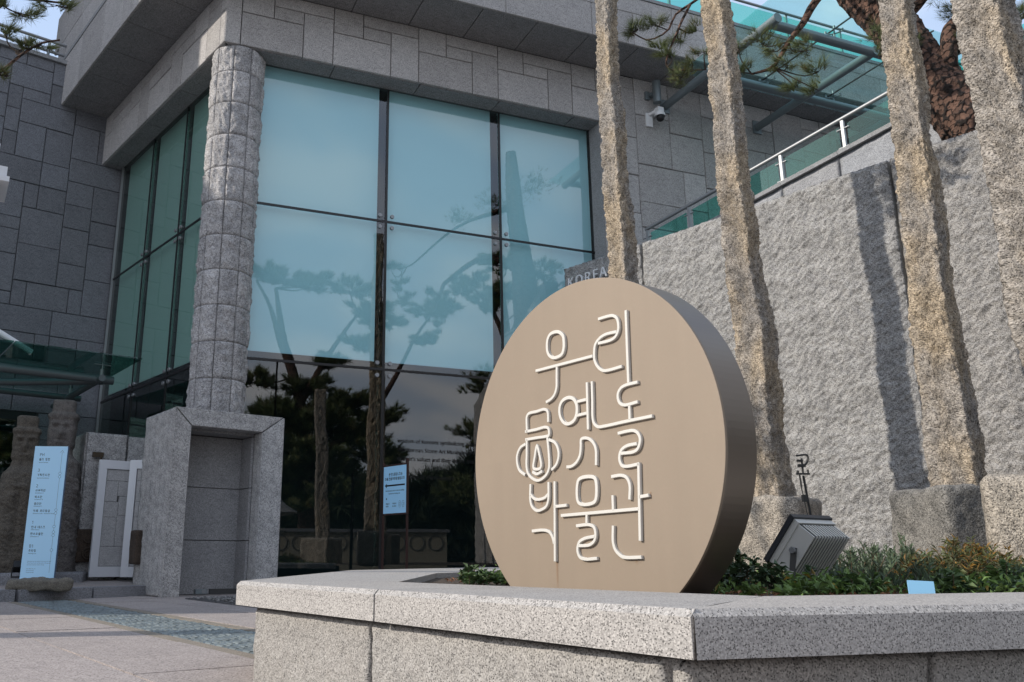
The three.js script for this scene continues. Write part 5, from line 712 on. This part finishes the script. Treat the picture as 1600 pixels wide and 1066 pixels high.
// ---------------------------------------------------------------- what the glass mirrors: garden across from the museum
pine('tall spreading pine mirrored in the left glass panes', [[11.5, -0.1, 5.9], [11.3, 4.2, 6.1], [11.0, 7.0, 6.2], [10.7, 8.5, 6.4], [10.2, 10, 6.6], [9.8, 12.6, 6.9]], [0.42, 0.38, 0.32, 0.24, 0.18, 0.08],
  [[[[10.7, 8.5, 6.4], [10.1, 9.9, 6.7], [9.6, 11.7, 7.0], [9.0, 12.9, 7.3]], [0.17, 0.13, 0.1, 0.05]], [[[11.0, 7.3, 6.2], [11.8, 9.1, 5.8], [12.6, 10.7, 5.3], [13.2, 11.7, 5.0]], [0.18, 0.14, 0.1, 0.05]], [[[11.2, 4.8, 6.0], [13.0, 6.2, 4.4], [14.2, 8.8, 3.2], [14.8, 10.3, 2.8], [15.4, 11.4, 2.4]], [0.18, 0.15, 0.12, 0.09, 0.05]]],
  [[[9.4, 13.3, 7.1], 1.1, 0.4, 150], [[10.2, 13.0, 6.7], 1.1, 0.4, 150], [[11.0, 12.7, 6.2], 0.9, 0.4, 110], [[11.6, 13.1, 5.9], 0.8, 0.4, 100], [[12.8, 12.7, 5.2], 1.3, 0.5, 190], [[13.6, 11.7, 4.7], 1.2, 0.5, 170], [[14.2, 11.2, 4.3], 1.1, 0.5, 160], [[13.2, 10.1, 5.0], 1.2, 0.5, 170], [[12.2, 9.1, 5.5], 1.1, 0.5, 150], [[15.4, 11.6, 2.6], 1.0, 0.4, 130], [[16.3, 12.0, 2.4], 0.9, 0.4, 110], [[15.6, 10.2, 2.8], 0.9, 0.4, 110],
    [[11.2, 7.9, 6.1], 1.2, 0.8, 330], [[10.0, 6.7, 6.8], 1.3, 0.8, 374], [[9.2, 8.1, 7.2], 1.0, 0.8, 242], [[9.8, 5.4, 6.9], 1.6, 0.8, 528], [[12.7, 7.1, 5.2], 1.6, 0.8, 528], [[13.3, 5.7, 4.9], 1.5, 0.8, 484], [[14.0, 4.8, 4.3], 1.2, 0.8, 374], [[12.3, 4.5, 5.5], 1.5, 0.8, 484], [[10.3, 4.0, 6.6], 1.5, 0.8, 484], [[9.2, 3.4, 7.1], 1.4, 0.8, 440], [[13.0, 3.2, 5.0], 1.3, 0.8, 396], [[12.0, 6.0, 5.4], 1.6, 0.8, 420], [[10.9, 6.4, 5.9], 1.5, 0.8, 380], [[11.4, 4.9, 5.6], 1.5, 0.8, 380], [[9.6, 4.4, 6.6], 1.4, 0.8, 340], [[13.8, 6.6, 4.0], 1.2, 0.7, 260], [[11.2, 2.8, 6.0], 1.4, 0.8, 440]],
  { seed: 14, twig: 0.03, needles: 30, len: 0.34, width: 0.012 });
pine('round-crowned pine mirrored in the right glass pane', [[16.4, 0, -1.9], [16.5, 5, -1.9], [16.2, 8.8, -1.8], [16.1, 10.5, -1.7], [16, 12.4, -1.6]], [0.36, 0.3, 0.24, 0.16, 0.06], [[[[16.2, 9.0, -1.8], [15.6, 10.8, -1.4], [14.9, 11.9, -0.9]], [0.13, 0.1, 0.05]], [[[16.2, 9.6, -1.8], [16.8, 11.2, -2.2], [17.3, 12.4, -2.5]], [0.13, 0.1, 0.05]]],
  [[[15.8, 11.6, -1.4], 1.1, 0.45, 160], [[14.9, 12.2, -0.8], 0.9, 0.45, 130], [[16.2, 13.0, -1.7], 1.2, 0.5, 190], [[17.3, 12.7, -2.5], 1.2, 0.5, 170], [[15.4, 11.1, -1.2], 0.8, 0.45, 110], [[14.4, 11.6, -0.6], 0.7, 0.4, 90], [[16.9, 11.7, -2.2], 1.1, 0.45, 150], [[17.6, 11.2, -2.4], 0.9, 0.45, 110], [[15.6, 7.4, -1.4], 1.5, 0.8, 300], [[16.6, 6.0, -2.0], 1.6, 0.8, 320], [[15.2, 5.2, -1.0], 1.5, 0.8, 300], [[16.2, 3.6, -1.8], 1.7, 0.8, 340], [[14.8, 3.0, -0.6], 1.5, 0.8, 300], [[16.8, 7.6, -2.3], 1.3, 0.8, 240]], { seed: 17, twig: 0.025, needles: 30, len: 0.3, width: 0.01 });
{
  const pal = stone([0.42, 0.41, 0.39], tRock, 0.5, bHewn, 0.4, 0.01);
  const lantern = (label, pos, k) => { const t = thing('stone_lantern', label, 'stone lantern', pos); const L = (pts, s = 4) => boxUV(new THREE.LatheGeometry(pts.map(([x, y]) => new THREE.Vector2(x * k, y * k)), s).rotateY(Math.PI / 4 + 0.3)); add(t, 'base', L([[0.001, 0], [0.6, 0], [0.55, 0.3], [0.001, 0.3]]), pal); add(t, 'shaft', L([[0.34, 0.3], [0.3, 1.5], [0.5, 1.6], [0.5, 1.72], [0.001, 1.72]]), pal); add(t, 'fire_box', L([[0.3, 1.72], [0.3, 2.2], [0.001, 2.2]]), pal); add(t, 'roof', L([[0.3, 2.2], [1.0, 2.28], [0.98, 2.36], [0.5, 2.62], [0.16, 2.95], [0.22, 3.05], [0.1, 3.3], [0.001, 3.4]]), pal); };
  lantern('stone lantern mirrored behind the column pedestal', [5.3, 0, -1.2], 0.85);
  const w = thing('garden_wall', 'low pale garden wall with patterned tiles mirrored in the lower panes', 'garden wall', [9.4, 0, 1.4], 60); add(w, 'wall_body', box(9, 1.5, 0.3), stone([0.36, 0.33, 0.26], tFine, 0.6, bFine, 0.4, 0.003)); for (let k = 0; k < 12; k++) add(w, 'tile_ring', new THREE.TorusGeometry(0.28, 0.025, 5, 20).translate(-4.1 + k * 0.74, 1.1, -0.16), M.mortar); add(w, 'wall_cap', box(9.2, 0.12, 0.5, 0, 1.5, 0), M.darkAshlar[0]);
  const hill = new THREE.InstancedMesh(tuftGeo(40, 1.1, 0.05, 12), flat([0.035, 0.048, 0.022], 0.9, 0, { side: THREE.DoubleSide }), 8000), m4 = new THREE.Matrix4(), r = rng(3), cc = new THREE.Color(), e = new THREE.Euler();
  for (let i = 0; i < 8000; i++) { const a = 70 + r() * 90, d = 30 + r() * 16, p = az(a).multiplyScalar(d), top = 6.2 + 3.6 * fbm(a * 0.07, 2, 2, 4) + (d - 30) * 0.12, s = 0.8 + r() * 0.9; m4.makeRotationFromEuler(e.set((r() - 0.5) * 1.6, r() * 6, (r() - 0.5) * 1.6)).scale(new THREE.Vector3(s, s, s)).setPosition(p.x, r() * Math.max(0.8, top), p.z); hill.setMatrixAt(i, m4); hill.setColorAt(i, cc.setScalar(0.4 + r() * 1.1)); }
  hill.name = numbered('wooded_hillside'); tag(hill, 'dark wooded hillside mirrored low in the glass', 'woodland', null, 'stuff'); scene.add(hill);
}
renderer.render(scene, camera);
